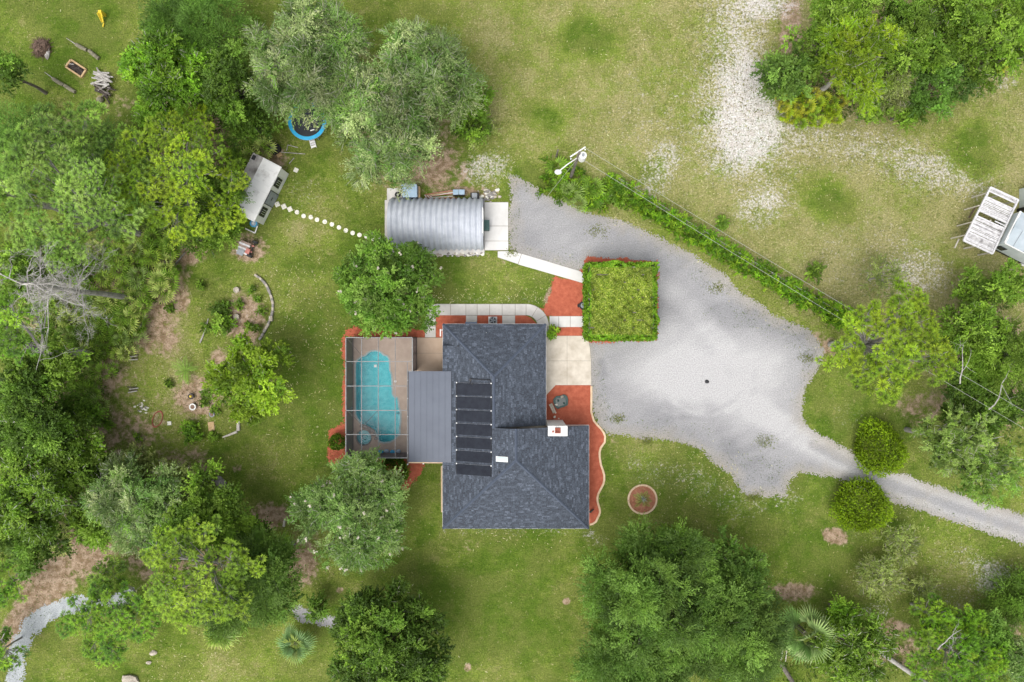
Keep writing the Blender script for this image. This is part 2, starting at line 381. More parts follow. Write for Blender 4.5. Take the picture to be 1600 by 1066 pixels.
# bare brown soil and needle litter
dirt = np.zeros_like(px)
for b in [(422, 806, 46, 36, 0, .9), (110, 880, 95, 60, -35, 1), (60, 930, 60, 70, -35, .9), (20, 985, 30, 50, 20, .9), (240, 560, 130, 110, 0, .2), (385, 500, 50, 75, 0, .8), (210, 650, 110, 80, 0, .22), (240, 500, 90, 60, 0, .2), (160, 580, 60, 60, 0, .4),
          (315, 622, 58, 50, 0, .9), (205, 680, 100, 60, 0, .3), (300, 720, 80, 35, 0, .45), (470, 880, 45, 70, 20, .75), (250, 450, 60, 90, 30, .55), (420, 250, 45, 50, 0, .7),
          (390, 385, 45, 40, 0, .6), (1305, 838, 34, 20, 12, .95), (1235, 30, 30, 90, 10, .6), (1195, 10, 40, 60, 0, .3), (1395, 980, 40, 22, 0, .75), (1580, 1000, 70, 70, 0, .5),
          (1290, 540, 50, 24, 30, .7), (1480, 500, 45, 60, 0, .45), (1440, 640, 80, 50, 0, .5), (700, 270, 60, 50, 0, .35), (395, 392, 40, 24, 0, .45), (300, 395, 50, 25, 0, .6), (245, 530, 50, 40, 0, .5), (285, 470, 20, 30, 0, .5), (340, 560, 25, 30, 0, .6), (205, 720, 40, 25, 0, .4), (170, 440, 110, 60, 20, .3), (640, 230, 150, 130, 0, .55), (750, 300, 60, 15, 0, .5),
          (500, 110, 150, 130, 0, .6), (180, 160, 70, 40, 20, .35), (110, 200, 90, 40, 0, .5), (860, 460, 12, 28, 25, .9), (790, 400, 60, 30, 0, .3), (1500, 440, 40, 30, 0, .3),
          (80, 480, 120, 160, 0, .35), (60, 700, 150, 180, 0, .8), (250, 830, 160, 100, 0, .5), (300, 900, 130, 80, 0, .5), (1400, 90, 220, 110, 0, .75), (1550, 580, 100, 150, 0, .8),
          (310, 210, 120, 150, 0, .7), (210, 400, 120, 80, 0, .7), (900, 300, 60, 40, 0, .3), (1060, 950, 160, 130, 0, .7), (1240, 925, 60, 25, 0, .7), (1420, 1020, 150, 50, 0, .5),
          (530, 922, 9, 9, 0, .9), (560, 934, 10, 9, 0, .9), (730, 1042, 12, 12, 0, .9), (885, 940, 10, 9, 0, .8), (370, 733, 14, 10, 0, .8), (325, 735, 22, 14, 0, .8),
          (630, 447, 70, 60, 0, .35), (548, 812, 80, 70, 0, .35), (1340, 35, 40, 30, 0, .6), (940, 650, 14, 40, 0, .3), (960, 700, 25, 60, 0, .25), (640, 540, 130, 20, 0, .5), (730, 850, 30, 18, 0, .3)]:
    dirt += b[5] * blob(px, py, *b[:5])
dirt = np.clip(dirt, 0, 1)
dirt *= sm(n3, .25, .55) * .5 + .5
W_ = len(ax_); GF = (np.arange(len(ay_) - 1)[:, None] * W_ + np.arange(W_ - 1)[None]).ravel()[:, None] + np.array([0, 1, W_ + 1, W_])
fx_ = px.ravel()[GF[:, 0]] + 1.7; fy_ = py.ravel()[GF[:, 0]] - 1.7
GF = GF[~((fx_ > 556) & (fx_ < 632) & (fy_ > 542) & (fy_ < 702))]          # the pool is dug through the ground here
me = np_mesh('ground', np.stack([GXw.ravel(), GYw.ravel(), np.zeros(GXw.size)], 1), 4, bpy.data.materials.new('turf and sand'),
             faces=GF,
             col=np.stack([dry.ravel(), sand.ravel(), dirt.ravel()], 1), smooth=True)
ground = link_mesh('ground', me); struct(ground)
def ground_material(m):
    t, b = nodes(m); N = t.nodes; L = t.links
    b.inputs['Roughness'].default_value = .95; b.inputs['Specular IOR Level'].default_value = .1
    at = N.new('ShaderNodeAttribute'); at.attribute_name = 'col'; sp = N.new('ShaderNodeSeparateColor'); L.new(at.outputs['Color'], sp.inputs[0])
    geo = N.new('ShaderNodeNewGeometry')
    def noise(s, d=5, rgh=.6, stretch=None):
        n = N.new('ShaderNodeTexNoise'); n.inputs['Scale'].default_value = s; n.inputs['Detail'].default_value = d; n.inputs['Roughness'].default_value = rgh
        if stretch:
            mp = N.new('ShaderNodeMapping'); mp.inputs['Scale'].default_value = stretch; mp.inputs['Rotation'].default_value = (0, 0, R(-12)); L.new(geo.outputs['Position'], mp.inputs[0]); L.new(mp.outputs[0], n.inputs['Vector'])
        else: L.new(geo.outputs['Position'], n.inputs['Vector'])
        return n.outputs[0]
    def math_(op, a, b_=0.0, cl=False):
        n = N.new('ShaderNodeMath'); n.operation = op; n.use_clamp = cl
        for i, q in enumerate((a, b_)):
            if isinstance(q, (int, float)): n.inputs[i].default_value = q
            else: L.new(q, n.inputs[i])
        return n.outputs[0]
    def mr(v, a, b_, c=0, d=1):
        n = N.new('ShaderNodeMapRange'); n.interpolation_type = 'SMOOTHSTEP'; L.new(v, n.inputs[0])
        for i, q in enumerate((a, b_, c, d)): n.inputs[i + 1].default_value = q
        return n.outputs[0]
    def mix(f, a, b_, mode='MIX'):
        n = N.new('ShaderNodeMix'); n.data_type = 'RGBA'; n.blend_type = mode
        if isinstance(f, (int, float)): n.inputs[0].default_value = f
        else: L.new(f, n.inputs[0])
        for i, q in ((6, a), (7, b_)):
            if isinstance(q, tuple): n.inputs[i].default_value = (*q, 1)
            else: L.new(q, n.inputs[i])
        return n.outputs[2]
    big = noise(.35, 6); mid = noise(1.6, 6, .7); fine = noise(7, 4, .7); spk = noise(4.2, 3, .75); st = noise(1.2, 5, .6, (.5, 3, 1))
    d1 = math_('ADD', sp.outputs[0], math_('MULTIPLY', math_('SUBTRACT', mid, .5), .9))
    d1 = math_('ADD', d1, math_('MULTIPLY', math_('SUBTRACT', st, .5), .5))
    g = mix(mr(d1, -.1, .5), (.074, .128, .013), (.165, .215, .035))
    g = mix(mr(d1, .4, 1.05), g, (.25, .24, .1))
    g = mix(mr(big, .4, .6, 0, .55), g, (.15, .165, .042))
    pt = noise(1.1, 4, .75); pf = math_('ADD', pt, math_('MULTIPLY', sp.outputs[0], .22))
    g = mix(mr(pf, .58, .74, 0, .6), g, (.27, .25, .10))
    g = mix(mr(noise(.55, 5, .7), .54, .68, 0, .45), g, (.07, .12, .012))
    # straw flecks lying in the grass
    fl = math_('ADD', spk, math_('MULTIPLY', sp.outputs[0], .10))
    g = mix(mr(fl, .62, .70, 0, .75), g, (.36, .32, .17))
    # soil
    dd = math_('ADD', sp.outputs[2], math_('MULTIPLY', math_('SUBTRACT', mid, .5), 1.3))
    soil = mix(mr(mid, .35, .65), (.22, .14, .085), (.52, .385, .29))
    soil = mix(mr(fine, .45, .6, 0, .6), soil, (.13, .09, .055))
    g = mix(mr(dd, .22, .6, 0, .92), g, soil)
    # sand, broken up by tufts
    sf = math_('ADD', sp.outputs[1], math_('MULTIPLY', math_('SUBTRACT', noise(4.5, 5, .75), .5), 2.3))
    sf = math_('ADD', sf, math_('MULTIPLY', math_('SUBTRACT', mid, .5), 1.6))
    g = mix(mr(sf, .42, 1.0, 0, .92), g, mix(mr(mid, .4, .6), (.62, .6, .59), (.5, .46, .43)))
    var = mr(fine, .25, .75, .62, 1.4)
    cv = N.new('ShaderNodeCombineColor')
    for i in range(3): L.new(var, cv.inputs[i])
    g = mix(1.0, g, cv.outputs[0], 'MULTIPLY')
    L.new(g, b.inputs['Base Color'])
    bp = N.new('ShaderNodeBump'); bp.inputs['Strength'].default_value = .9; bp.inputs['Distance'].default_value = .12
    L.new(math_('ADD', fine, mid), bp.inputs['Height']); L.new(bp.outputs[0], b.inputs['Normal'])
ground_material(ground.data.materials[0])

# ------------------------------------------------------------------ gravel drive, paths, mulch
DRIVE = [(797, 276), (815, 278), (845, 298), (880, 316), (930, 335), (985, 350), (1040, 377), (1085, 400), (1125, 430), (1160, 460), (1210, 492), (1262, 512), (1290, 545),
         (1285, 566), (1268, 592), (1256, 625), (1255, 655), (1275, 677), (1310, 699), (1350, 719), (1400, 737), (1450, 754), (1510, 777), (1560, 794), (1600, 806), (1700, 830),
         (1700, 880), (1600, 850), (1560, 840), (1500, 820), (1450, 802), (1390, 782), (1330, 758), (1290, 742), (1250, 738), (1236, 752), (1228, 775), (1190, 774), (1158, 768),
         (1145, 745), (1118, 720), (1085, 698), (1050, 683), (1010, 684), (975, 680), (945, 674), (938, 664), (925, 640), (920, 600), (920, 405), (905, 428), (800, 400), (795, 392)]
def drive_col(a, b):
    worn = .75 * blob(a, b, 1120, 590, 190, 120, 20, 1) + .6 * blob(a, b, 1050, 590, 120, 60, 0, 1) + .55 * line_mask(a, b, [(1180, 640), (1300, 715), (1600, 835)], 30) \
        + .3 * blob(a, b, 1200, 560, 70, 60, 0, 1) - .18 * line_mask(a, b, [(960, 500), (1060, 480), (1190, 500), (1270, 520)], 30) - .2 * line_mask(a, b, [(1150, 560), (1110, 620), (1140, 700)], 22) \
        - .08 * line_mask(a, b, [(1040, 650), (1120, 690), (1200, 740)], 30) - .5 * line_mask(a, b, [(1270, 695), (1400, 760), (1600, 830)], 12) + .3 * line_mask(a, b, [(1000, 420), (1080, 480), (1150, 560)], 24)
    for cx_, cy_, r_, q_ in ((1105, 600, 62, .14), (1105, 600, 74, -.1), (1060, 560, 110, .12), (1060, 560, 122, -.1), (1150, 640, 95, .1), (1000, 560, 60, -.08)):
        rr = np.hypot(a - cx_, (b - cy_) * 1.3); worn = worn + q_ * np.exp(-((rr - r_) / 5) ** 2) * (fbm(a, b, 50, 7) > .42) * (b > 560)
    w = np.clip(.3 + worn + (fbm(a, b, 60, 4) - .5) * .4 + (fbm(a, b * 2.5 + a, 30, 6) - .5) * .35, 0, 1)[:, None]
    edge = np.clip((sdf(a, b, DRIVE) + 22 + (fbm(a, b, 14, 2) - .5) * 24) / 24, 0, 1)[:, None]
    c = np.array([.215, .215, .222]) * (1 - w) + np.array([.405, .4, .4]) * w
    return c * (1 - .35 * edge) + np.array([.34, .29, .2]) * .35 * edge
GRAV = attr_mat('crushed gravel', .95, 0, noise=9, spec=.1, namp=.22)
_t = GRAV.node_tree; _n = _t.nodes.new('ShaderNodeTexNoise'); _n.inputs['Scale'].default_value = 14; _n.inputs['Detail'].default_value = 6
_g = _t.nodes.new('ShaderNodeNewGeometry'); _t.links.new(_g.outputs['Position'], _n.inputs['Vector'])
_b = _t.nodes.new('ShaderNodeBump'); _b.inputs['Strength'].default_value = .8; _b.inputs['Distance'].default_value = .06
_t.links.new(_n.outputs[0], _b.inputs['Height']); _t.links.new(_b.outputs[0], _t.nodes['Principled BSDF'].inputs['Normal'])
sheet('gravel_driveway', DRIVE, GRAV, .008, 1.5, 7, 44, extra=drive_col)
TRACK = [(8, 1080), (12, 1030), (22, 990), (48, 960), (80, 942), (120, 934), (165, 932), (195, 925), (212, 920), (214, 934), (190, 947), (150, 950), (112, 956), (78, 970), (52, 992), (38, 1022), (34, 1080)]
sheet('sandy_path', TRACK, GRAV, .008, 1.7, 7, 18, extra=lambda a, b: (.22 + .26 * fbm(a, b, 22, 3))[:, None] + np.array([-.01, .01, .02]))
sheet('sandy_path', [(452, 952), (470, 948), (492, 960), (520, 966), (552, 974), (556, 990), (530, 984), (490, 976), (462, 968)], GRAV, .008, 1.7, 5, 14, extra=lambda a, b: (.2 + .22 * fbm(a, b, 22, 3))[:, None] + np.array([.01, 0, .01]))

beds = {'west': [(545, 512), (575, 514), (664, 514), (664, 529), (660, 529), (541, 527), (541, 716), (640, 718), (662, 724), (655, 745), (632, 768), (618, 766), (610, 740), (560, 742), (515, 728), (512, 700), (516, 672), (537, 660), (534, 524)],
        'northwest': [(681, 492), (729, 492), (729, 512), (694, 512), (694, 528), (681, 528)], 'north': [(745, 492), (785, 492), (785, 512), (745, 512)],
        'northeast': [(804, 492), (818, 492), (828, 496), (838, 505), (840, 512), (804, 512)],
        'gate': [(868, 432), (917, 444), (917, 496), (853, 496), (846, 484), (850, 478), (858, 462), (862, 446)], 'strip': [(858, 511), (918, 511), (918, 526), (856, 526)],
        'east': [(852, 620), (868, 601), (923, 601), (924, 644), (928, 657), (939, 670), (945, 682), (944, 691), (938, 700), (937, 714), (939, 727), (944, 743), (942, 757), (935, 773), (933, 784), (937, 795), (936, 804), (931, 815), (921, 820), (915, 820), (905, 700), (850, 690)],
        'carport': [(905, 428), (918, 402), (940, 403), (975, 404), (1026, 408), (1028, 414), (1026, 532), (916, 535), (914, 470)]}
for i, k in enumerate(beds): sheet('mulch_bed', beds[k], MULCH, .016 + .003 * i, 1.2, 4 if k in ('west', 'gate', 'carport') else .8, 9)
# dirt edge beside the mulch
def slab_path(name, panels, m, z=.05, gap=.4):
    """walkway cast in panels: a dark joint bed and each panel a piece of its own"""
    base = MB()
    for p in panels:
        base.prism(P2(p), .0, z - .02)
    b = base.build(name, CONCD); struct(b)
    for p in panels:
        cx_ = sum(q[0] for q in p) / len(p); cy_ = sum(q[1] for q in p) / len(p)
        q = [(cx_ + (a - cx_) * (1 - gap / (abs(a - cx_) + 1e-3)) if abs(a - cx_) > gap else a, cy_ + (c - cy_) * (1 - gap / (abs(c - cy_) + 1e-3)) if abs(c - cy_) > gap else c) for a, c in p]
        MB().prism(P2(q), .0, z).build('panel', m, b, local=True)
    return b
rect = lambda a, b, c, d: [(a, b), (c, b), (c, d), (a, d)]
w_pan = [rect(664, 475, 681, 493), rect(664, 493, 681, 510), rect(664, 510, 681, 527.4)]
for a, b in ((681, 704), (704, 728), (728, 745.6), (745.6, 765), (765, 784.6), (784.6, 805), (805, 822)): w_pan.append(rect(a, 475, b, 493))
w_pan += [rect(728, 493, 745.6, 512), rect(784.6, 493, 805, 512)]
def arc(cx, cy, r1, r2, a0, a1, n=6):
    o = [(cx + r1 * math.cos(R(a0 + (a1 - a0) * i / n)), cy - r1 * math.sin(R(a0 + (a1 - a0) * i / n))) for i in range(n + 1)]
    return o + [(cx + r2 * math.cos(R(a1 + (a0 - a1) * i / n)), cy - r2 * math.sin(R(a1 + (a0 - a1) * i / n))) for i in range(n + 1)]
for a0, a1 in ((90, 60), (60, 30), (30, 0)): w_pan.append(arc(822, 511, 36, 18, a0, a1))
w_pan.append(rect(840, 511, 858, 524))
slab_path('concrete_walkway', w_pan, CONC)
slab_path('concrete_walkway', [rect(858.5, 494, 873, 511.5), rect(873, 494, 891, 511.5), rect(891, 494, 917, 511.5)], CONCW)
slab_path('concrete_walkway', [[(777.5, 392.6), (800, 392.4), (815, 396.5), (809.5, 413), (777.5, 402.5)], [(815, 396.5), (905, 424), (914, 429), (917, 444.5), (809.5, 413)]], CONCW, .055)
slab_path('concrete_driveway_apron', [[(853, 524.8), (886, 524.8), (886, 564), (853, 564)], [(886, 524.8), (912, 524.8), (919, 530), (922, 545), (923.5, 564), (886, 564)],
                                       [(853, 564), (886, 564), (886, 602), (868, 602), (853, 618)], [(886, 564), (923.5, 564), (924, 602), (886, 602)]], CREAMC, .06, .25)
slab_path('patio_slab', [rect(651, 527.6, 693, 552), rect(651, 552, 693, 590)], PATIO, .08, .25)
KERB = [(924, 603.5), (923.8, 625), (923.8, 644), (927.8, 657.5), (933, 664), (939, 670), (943, 676), (945.4, 682), (944.7, 691), (938.4, 700), (936.6, 707), (936.8, 714), (939, 727), (942, 735), (944, 743), (944, 750), (942.5, 756.6), (938, 765), (934.6, 772), (933.2, 778), (933.5, 783.6), (936.8, 795), (937.4, 800), (936.4, 804), (931, 815), (926, 818.5), (921.5, 819.7)]
struct(MB().strip(P2(KERB), .19, 0, .1).build('bed_kerb', CURB))
ring = [(1003.7 + 22 * math.cos(t * math.pi / 20), 780.3 + 22.3 * math.sin(t * math.pi / 20)) for t in range(40)]
sheet('mulch_bed', ring, pmat('brown mulch', (.26, .09, .05), (.42, .2, .12), 3, .95, .8), .014, 1.0, .3)
struct(MB().strip(P2(ring), .17, 0, .1, True).build('bed_kerb', CURB))

# ------------------------------------------------------------------ house
ZE, SL = 2.7, .38
xw, xm, xs = X(692, ZE), X(853, ZE), X(920, ZE)
yn, yg, ys = Y(506.5, ZE), Y(665, ZE), Y(826, ZE)
xr1, zr1 = (xw + xm) / 2, ZE + SL * (xm - xw) / 2
xr2, zr2 = (xw + xs) / 2, ZE + SL * (xs - xw) / 2
ya, yh = yn - (xm - xw) / 2, ys + (xs - xw) / 2
house = thing('house', 'single storey house with dark slate shingle hip roof, white chimney and black solar mats', 'house', (P(800, 670)[0], P(800, 670)[1], 0))
i_ = .55
fp = [(xw + i_, yn - i_), (xm - i_, yn - i_), (xm - i_, yg - .35), (xs - i_, yg - .35), (xs - i_, ys + i_), (xw + i_, ys + i_)]
MB().prism(fp, 0, ZE - .1).build('wall', WALL, house)
# gable wall under the raised south wing
MB().add([(xr1, yg - .36, zr1 - .05), (xm - i_, yg - .36, ZE - .1), (xs - i_, yg - .36, ZE - .1), (xs - i_, yg - .36, ZE + SL * i_ - .06), (xr2, yg - .36, zr2 - .08)], [(0, 1, 2, 3, 4)]).build('gable_wall', WALL, house)
planes = [[(xw, ys, ZE), (xr2, yh, zr2), (xr2, yg, zr2), (xr1, yg, zr1), (xr1, ya, zr1), (xw, yn, ZE)],
          [(xw, yn, ZE), (xr1, ya, zr1), (xm, yn, ZE)],
          [(xm, yn, ZE), (xr1, ya, zr1), (xr1, yg, zr1), (xm, yg, ZE)],
          [(xs, yg, ZE), (xr2, yg, zr2), (xr2, yh, zr2), (xs, ys, ZE)],
          [(xs, ys, ZE), (xr2, yh, zr2), (xw, ys, ZE)]]
rb = MB()
for p in planes:
    n = len(p); v = [Vector(q) for q in p]
    nr = (v[1] - v[0]).cross(v[-1] - v[0]); s = -1 if nr.z > 0 else 1
    rb.add([tuple(q) for q in v] + [(q.x, q.y, q.z - .14) for q in v], [tuple(range(n)), tuple(range(2 * n - 1, n - 1, -1))] + [(i, i + n, (i + 1) % n + n, (i + 1) % n) for i in range(n)])
roof = rb.build('roof', ROOFB, house)
def shingles(poly, up):
    """courses of separate tabs on one roof plane; up = horizontal direction of rise"""
    v = [np.array(q, float) for q in poly]; up = np.array(up, float)
    U = np.array([-up[1], up[0], 0.]); V = np.array([up[0], up[1], SL]); Ln = np.linalg.norm(V); V /= Ln; Nn = np.cross(U, V); Nn *= np.sign(Nn[2])
    o = v[0]; q2 = [((q - o) @ U, (q - o) @ V) for q in v]
    v0 = min(q[1] for q in q2); v1 = max(q[1] for q in q2); out = []; cols = []; h = .16
    row = v0
    while row < v1 - .02:
        m = min(row + h / 2, v1 - .01); xs_ = []
        for i in range(len(q2)):
            (a, b), (c, d) = q2[i], q2[(i + 1) % len(q2)]
            if (b > m) != (d > m): xs_.append(a + (m - b) * (c - a) / (d - b))
        xs_.sort()
        for s in range(0, len(xs_) - 1, 2):
            x = xs_[s]; e = xs_[s + 1]
            while x < e - .02:
                wd = random.choice((.16, .22, .3, .36, .46)); x2 = min(x + wd, e); r2 = min(row + h, v1)
                lift = random.choice((.012, .026, .034))
                a = o + U * (x + .008) + V * row + Nn * lift; b = o + U * (x2 - .008) + V * row + Nn * lift
                c = o + U * (x2 - .008) + V * (r2 + .02) + Nn * .008; d = o + U * (x + .008) + V * (r2 + .02) + Nn * .008
                out += [a, b, c, d]
                k = random.choice((0, 0, 0, 1, 1, 2)); t = (.054, .070, .094)[k] * random.uniform(.9, 1.1)
                cols += [(t * .87, t * 1.03, t * 1.32)] * 4
                x = x2
        row += h
    return np.array(out), np.array(cols)
allv = []; allc = []
for p, u in zip(planes, ((1, 0), (0, -1), (-1, 0), (-1, 0), (0, 1))):
    a, b = shingles(p, u); allv.append(a); allc.append(b)
V_ = np.concatenate(allv); F_ = np.arange(len(V_)).reshape(-1, 4)
nz_ = np.cross(V_[F_[:, 1]] - V_[F_[:, 0]], V_[F_[:, 3]] - V_[F_[:, 0]])[:, 2] < 0
F_[nz_] = F_[nz_][:, ::-1]
so = link_mesh('shingle', np_mesh('shingle', V_ + np.array([0, 0, .004]), 4, SHING, col=np.concatenate(allc), faces=F_), house); so['kind'] = 'stuff'
# ridge and hip caps, laid one over the next
def caps(a, b, wd=.24):
    a, b = Vector(a), Vector(b); L_ = (b - a).length; d = (b - a) / L_; sd_ = d.cross(Vector((0, 0, 1))).normalized(); n = max(1, int(L_ / .3)); m = MB()
    for i in range(n):
        p, q = a + d * (L_ * i / n), a + d * (L_ * (i + 1) / n + .03)
        m.add([p + sd_ * wd / 2 + Vector((0, 0, -.0)), p + Vector((0, 0, .075)), p - sd_ * wd / 2, q + sd_ * wd / 2 + Vector((0, 0, -.01)), q + Vector((0, 0, .055)), q - sd_ * wd / 2 + Vector((0, 0, -.01))], [(1, 0, 3, 4), (2, 1, 4, 5)])
    return m
up3 = Vector((0, 0, .03))
for a, b in (((xw, yn, ZE), (xr1, ya, zr1)), ((xm, yn, ZE), (xr1, ya, zr1)), ((xr1, ya, zr1), (xr1, yg, zr1)), ((xw, ys, ZE), (xr2, yh, zr2)), ((xs, ys, ZE), (xr2, yh, zr2)), ((xr2, yh, zr2), (xr2, yg, zr2))):
    caps(Vector(a) + up3, Vector(b) + up3).build('ridge_cap', RIDGE, house)
# fascia
fa = MB()
for a, b in (((xw, yn), (xm, yn)), ((xm, yn), (xm, yg)), ((xm, yg), (xs, yg)), ((xs, yg), (xs, ys)), ((xs, ys), (xw, ys)), ((xw, ys), (xw, yn))):
    dx, dy = b[0] - a[0], b[1] - a[1]; l = math.hypot(dx, dy); ox, oy = dy / l * -.02, dx / l * .02
    fa.beam((a[0] + ox, a[1] + oy, ZE - .12), (b[0] + ox, b[1] + oy, ZE - .12), .03, .16)
fa.build('fascia', WHITE, house)
def zroof(x): return ZE + SL * (x - xw)
def PR(px_, py_):            # point of the west slope seen at a pixel
    z = 3.0
    for _ in range(12): z = zroof(X(px_, z))
    return X(px_, z), Y(py_, z), z
# lower pitched strip beside the patio
x0, x1 = xw + .02, X(712, 3.1); y1_, y0_ = Y(540, 2.9), Y(726, 2.9); zt = zroof(x1) + .03
MB().add([(x0, y0_, zt - .06), (x1, y0_, zt), (x1, y1_, zt), (x0, y1_, zt - .06), (x0, y0_, ZE - .05), (x0, y1_, ZE - .05)], [(0, 1, 2, 3), (0, 3, 5, 4), (3, 2, 5), (0, 4, 1)]).build('cricket_roof', ROOFB, house)
ps = []; pc = []
for yy in np.arange(y0_, y1_, .3):
    for xx in np.arange(x0, x1, .21):
        zz = zt - .06 + .06 * (xx - x0) / (x1 - x0); t = random.choice((.05, .075, .1)); yb = min(yy + .28, y1_)
        ps += [(xx, yy, zz + .03), (min(xx + .2, x1), yy, zz + .012), (min(xx + .2, x1), yb, zz + .012), (xx, yb, zz + .03)]; pc += [(t * .87, t * 1.03, t * 1.32)] * 4
o = link_mesh('shingle', np_mesh('shingle', np.array(ps), 4, SHING, col=np.array(pc)), house); o['kind'] = 'stuff'
# small porch hood on the north eave
MB().add([(X(727, 2.7), yn + .02, 2.72), (X(745, 2.7), yn + .02, 2.72), (X(745, 2.6), Y(503, 2.6), 2.62), (X(727, 2.6), Y(503, 2.6), 2.62), (X(727, 2.7), yn + .02, 2.6), (X(745, 2.7), yn + .02, 2.6), (X(745, 2.6), Y(503, 2.6), 2.5), (X(727, 2.6), Y(503, 2.6), 2.5)],
         [(0, 1, 2, 3), (3, 2, 6, 7), (0, 3, 7, 4), (1, 5, 6, 2), (4, 7, 6, 5)]).build('porch_hood', RIDGE, house)
# solar mats
DARKG = pmat('strap grey', (.09, .095, .11), (.13, .135, .15), 4, .6)
for k in range(7):
    pa = 598.6 + k * 21.0; a = PR(713.5, pa + .6); b = PR(767.5, pa + 20.2); m = MB(); nr_ = 15
    for i in range(nr_):
        t0, t1, tm = i / nr_, (i + 1) / nr_, (i + .5) / nr_
        def q(t, y, dz): x = a[0] + (b[0] - a[0]) * t; return (x, y, zroof(x) + dz)
        ya0 = a[1] + (b[1] - a[1]) * t0; ya1 = a[1] + (b[1] - a[1]) * t1; ym = (ya0 + ya1) / 2
        base = [(a[0], ya0, zroof(a[0]) + .07), (b[0], ya0, zroof(b[0]) + .07), (b[0], ym, zroof(b[0]) + .105), (a[0], ym, zroof(a[0]) + .105), (b[0], ya1, zroof(b[0]) + .07), (a[0], ya1, zroof(a[0]) + .07)]
        m.add(base, [(0, 3, 2, 1), (3, 5, 4, 2)])
    sp_ = m.build('solar_mat', BLACKM, house)
    for s in (a, b):
        MB().tube([(s[0], a[1] + .02, zroof(s[0]) + .1), (s[0], b[1] - .02, zroof(s[0]) + .1)], .035, 6).build('header_pipe', DARK, sp_)
        MB().box((s[0], a[1] + .08, zroof(s[0]) + .14), (.1, .1, .06)).build('clamp', WHITE, sp_)
    MB().beam((a[0], a[1] + .075, zroof(a[0]) + .09), (b[0], a[1] + .075, zroof(b[0]) + .09), .022, .03).build('strap', DARKG, sp_)
e0, e1 = PR(735, 592), PR(766, 594)
MB().tube([PR(735, 600)[:2] + (PR(735, 600)[2] + .1,), (e0[0], e0[1], e0[2] + .12), (e1[0], e1[1], e1[2] + .12), PR(768, 600)[:2] + (PR(768, 600)[2] + .12,)], .04, 6).build('feed_pipe', DARK, house)
MB().box((e0[0], e0[1] - .1, e0[2] + .16), (.2, .25, .14)).build('valve_box', DARK, house)
# skylight
a, b = PR(775, 712.8), PR(793.5, 722.2)
cz = lambda x: zroof(x)
fr_ = MB(); s_ = MB()
def slab(m, x0, y0, x1, y1, h0, h1):
    m.add([(x0, y0, cz(x0) + h0), (x1, y0, cz(x1) + h0), (x1, y1, cz(x1) + h0), (x0, y1, cz(x0) + h0), (x0, y0, cz(x0) + h1), (x1, y0, cz(x1) + h1), (x1, y1, cz(x1) + h1), (x0, y1, cz(x0) + h1)],
          [(0, 3, 2, 1), (4, 5, 6, 7), (0, 1, 5, 4), (1, 2, 6, 5), (2, 3, 7, 6), (3, 0, 4, 7)])
slab(fr_, a[0], b[1], b[0], a[1], .0, .1); slab(s_, a[0] + .07, b[1] + .07, b[0] - .07, a[1] - .07, .1, .16)
sk = fr_.build('skylight', WHITE, house); s_.build('glass', SKYL, sk)
# vents
for q in ((780, 738), (716, 541), (700, 560), (694, 556), (738, 600)):
    c = PR(*q); MB().cyl((c[0], c[1], c[2] - .05), .06, .4, 8).build('vent_pipe', DARK, house)
c = (X(760, 3.2), Y(520, 3.2), 3.1); MB().cyl((c[0], c[1], 2.95), .04, .5, 6).build('vent_pipe', GREY, house)
# chimney
hx0, hx1 = X(852.7), X(879.2); hy0, hy1 = Y(669.3), Y(656.2); hz = 5.1
ch = MB().box(((hx0 + hx1) / 2, (hy0 + hy1) / 2, hz / 2), (hx1 - hx0, hy1 - hy0, hz)).build('chimney', WHITE, house, bevel=.02)
MB().box(((hx0 + hx1) / 2, (hy0 + hy1) / 2, hz + .03), (hx1 - hx0 + .1, hy1 - hy0 + .1, .06)).build('chimney_cap', WHITE, ch)
fx, fy = X(871.5, 5.3), Y(673, 5.3)
for dx, dy, sx, sy in ((-.2, 0, .1, .5), (.2, 0, .1, .5), (0, -.2, .3, .1), (0, .2, .3, .1)):
    MB().box((fx + dx, fy + dy, hz + .16), (sx, sy, .2)).build('brick', BRICK, ch)
MB().box((fx, fy, hz + .1), (.3, .3, .07)).build('flue', BRICK, ch)
MB().box((fx - .42, fy - .1, hz + .09), (.16, .16, .06)).build('rust_patch', BRICK, ch)
# windows and doors under the eaves
wy = fp
def window(c, wd, ax, ht=1.2, nm='window', m=WINDOW, z=1.5):
    d = (wd, .06, ht) if ax == 'x' else (.06, wd, ht)
    f = MB().box((c[0], c[1], z), tuple(q + (.16 if i == (0 if ax == 'x' else 1) or i == 2 else 0) for i, q in enumerate(d))).build(nm, WHITE, house)
    MB().box((c[0], c[1], z), tuple(q + (.03 if (i == 1 if ax == 'x' else i == 0) else 0) for i, q in enumerate(d))).build('pane' if nm == 'window' else 'door_leaf', m, f)
for xx in (X(705), X(765), X(820)): window((xx, yn - i_, 0), 1.4, 'x')
window((xm - i_, Y(560), 0), 2.4, 'y'); window((xm - i_, Y(620), 0), 1.6, 'y'); window((xm - i_, Y(522), 0), 1.0, 'y', 2.05, 'door', GREY, 1.05)
for yy in (Y(715), Y(780)): window((xs - i_, yy, 0), 1.6, 'y')
for xx in (X(730), X(790), X(860)): window((xx, ys + i_, 0), 1.5, 'x')
window((xw + i_, Y(780), 0), 1.6, 'y'); window((xw + i_, Y(650), 0), 2.6, 'y', 2.0, 'door', WINDOW, 1.05)
# brick edging along the west wall
struct(MB().strip(P2([(690, 728), (690.3, 800)]), .12, 0, .12).build('edging_strip', CURB))
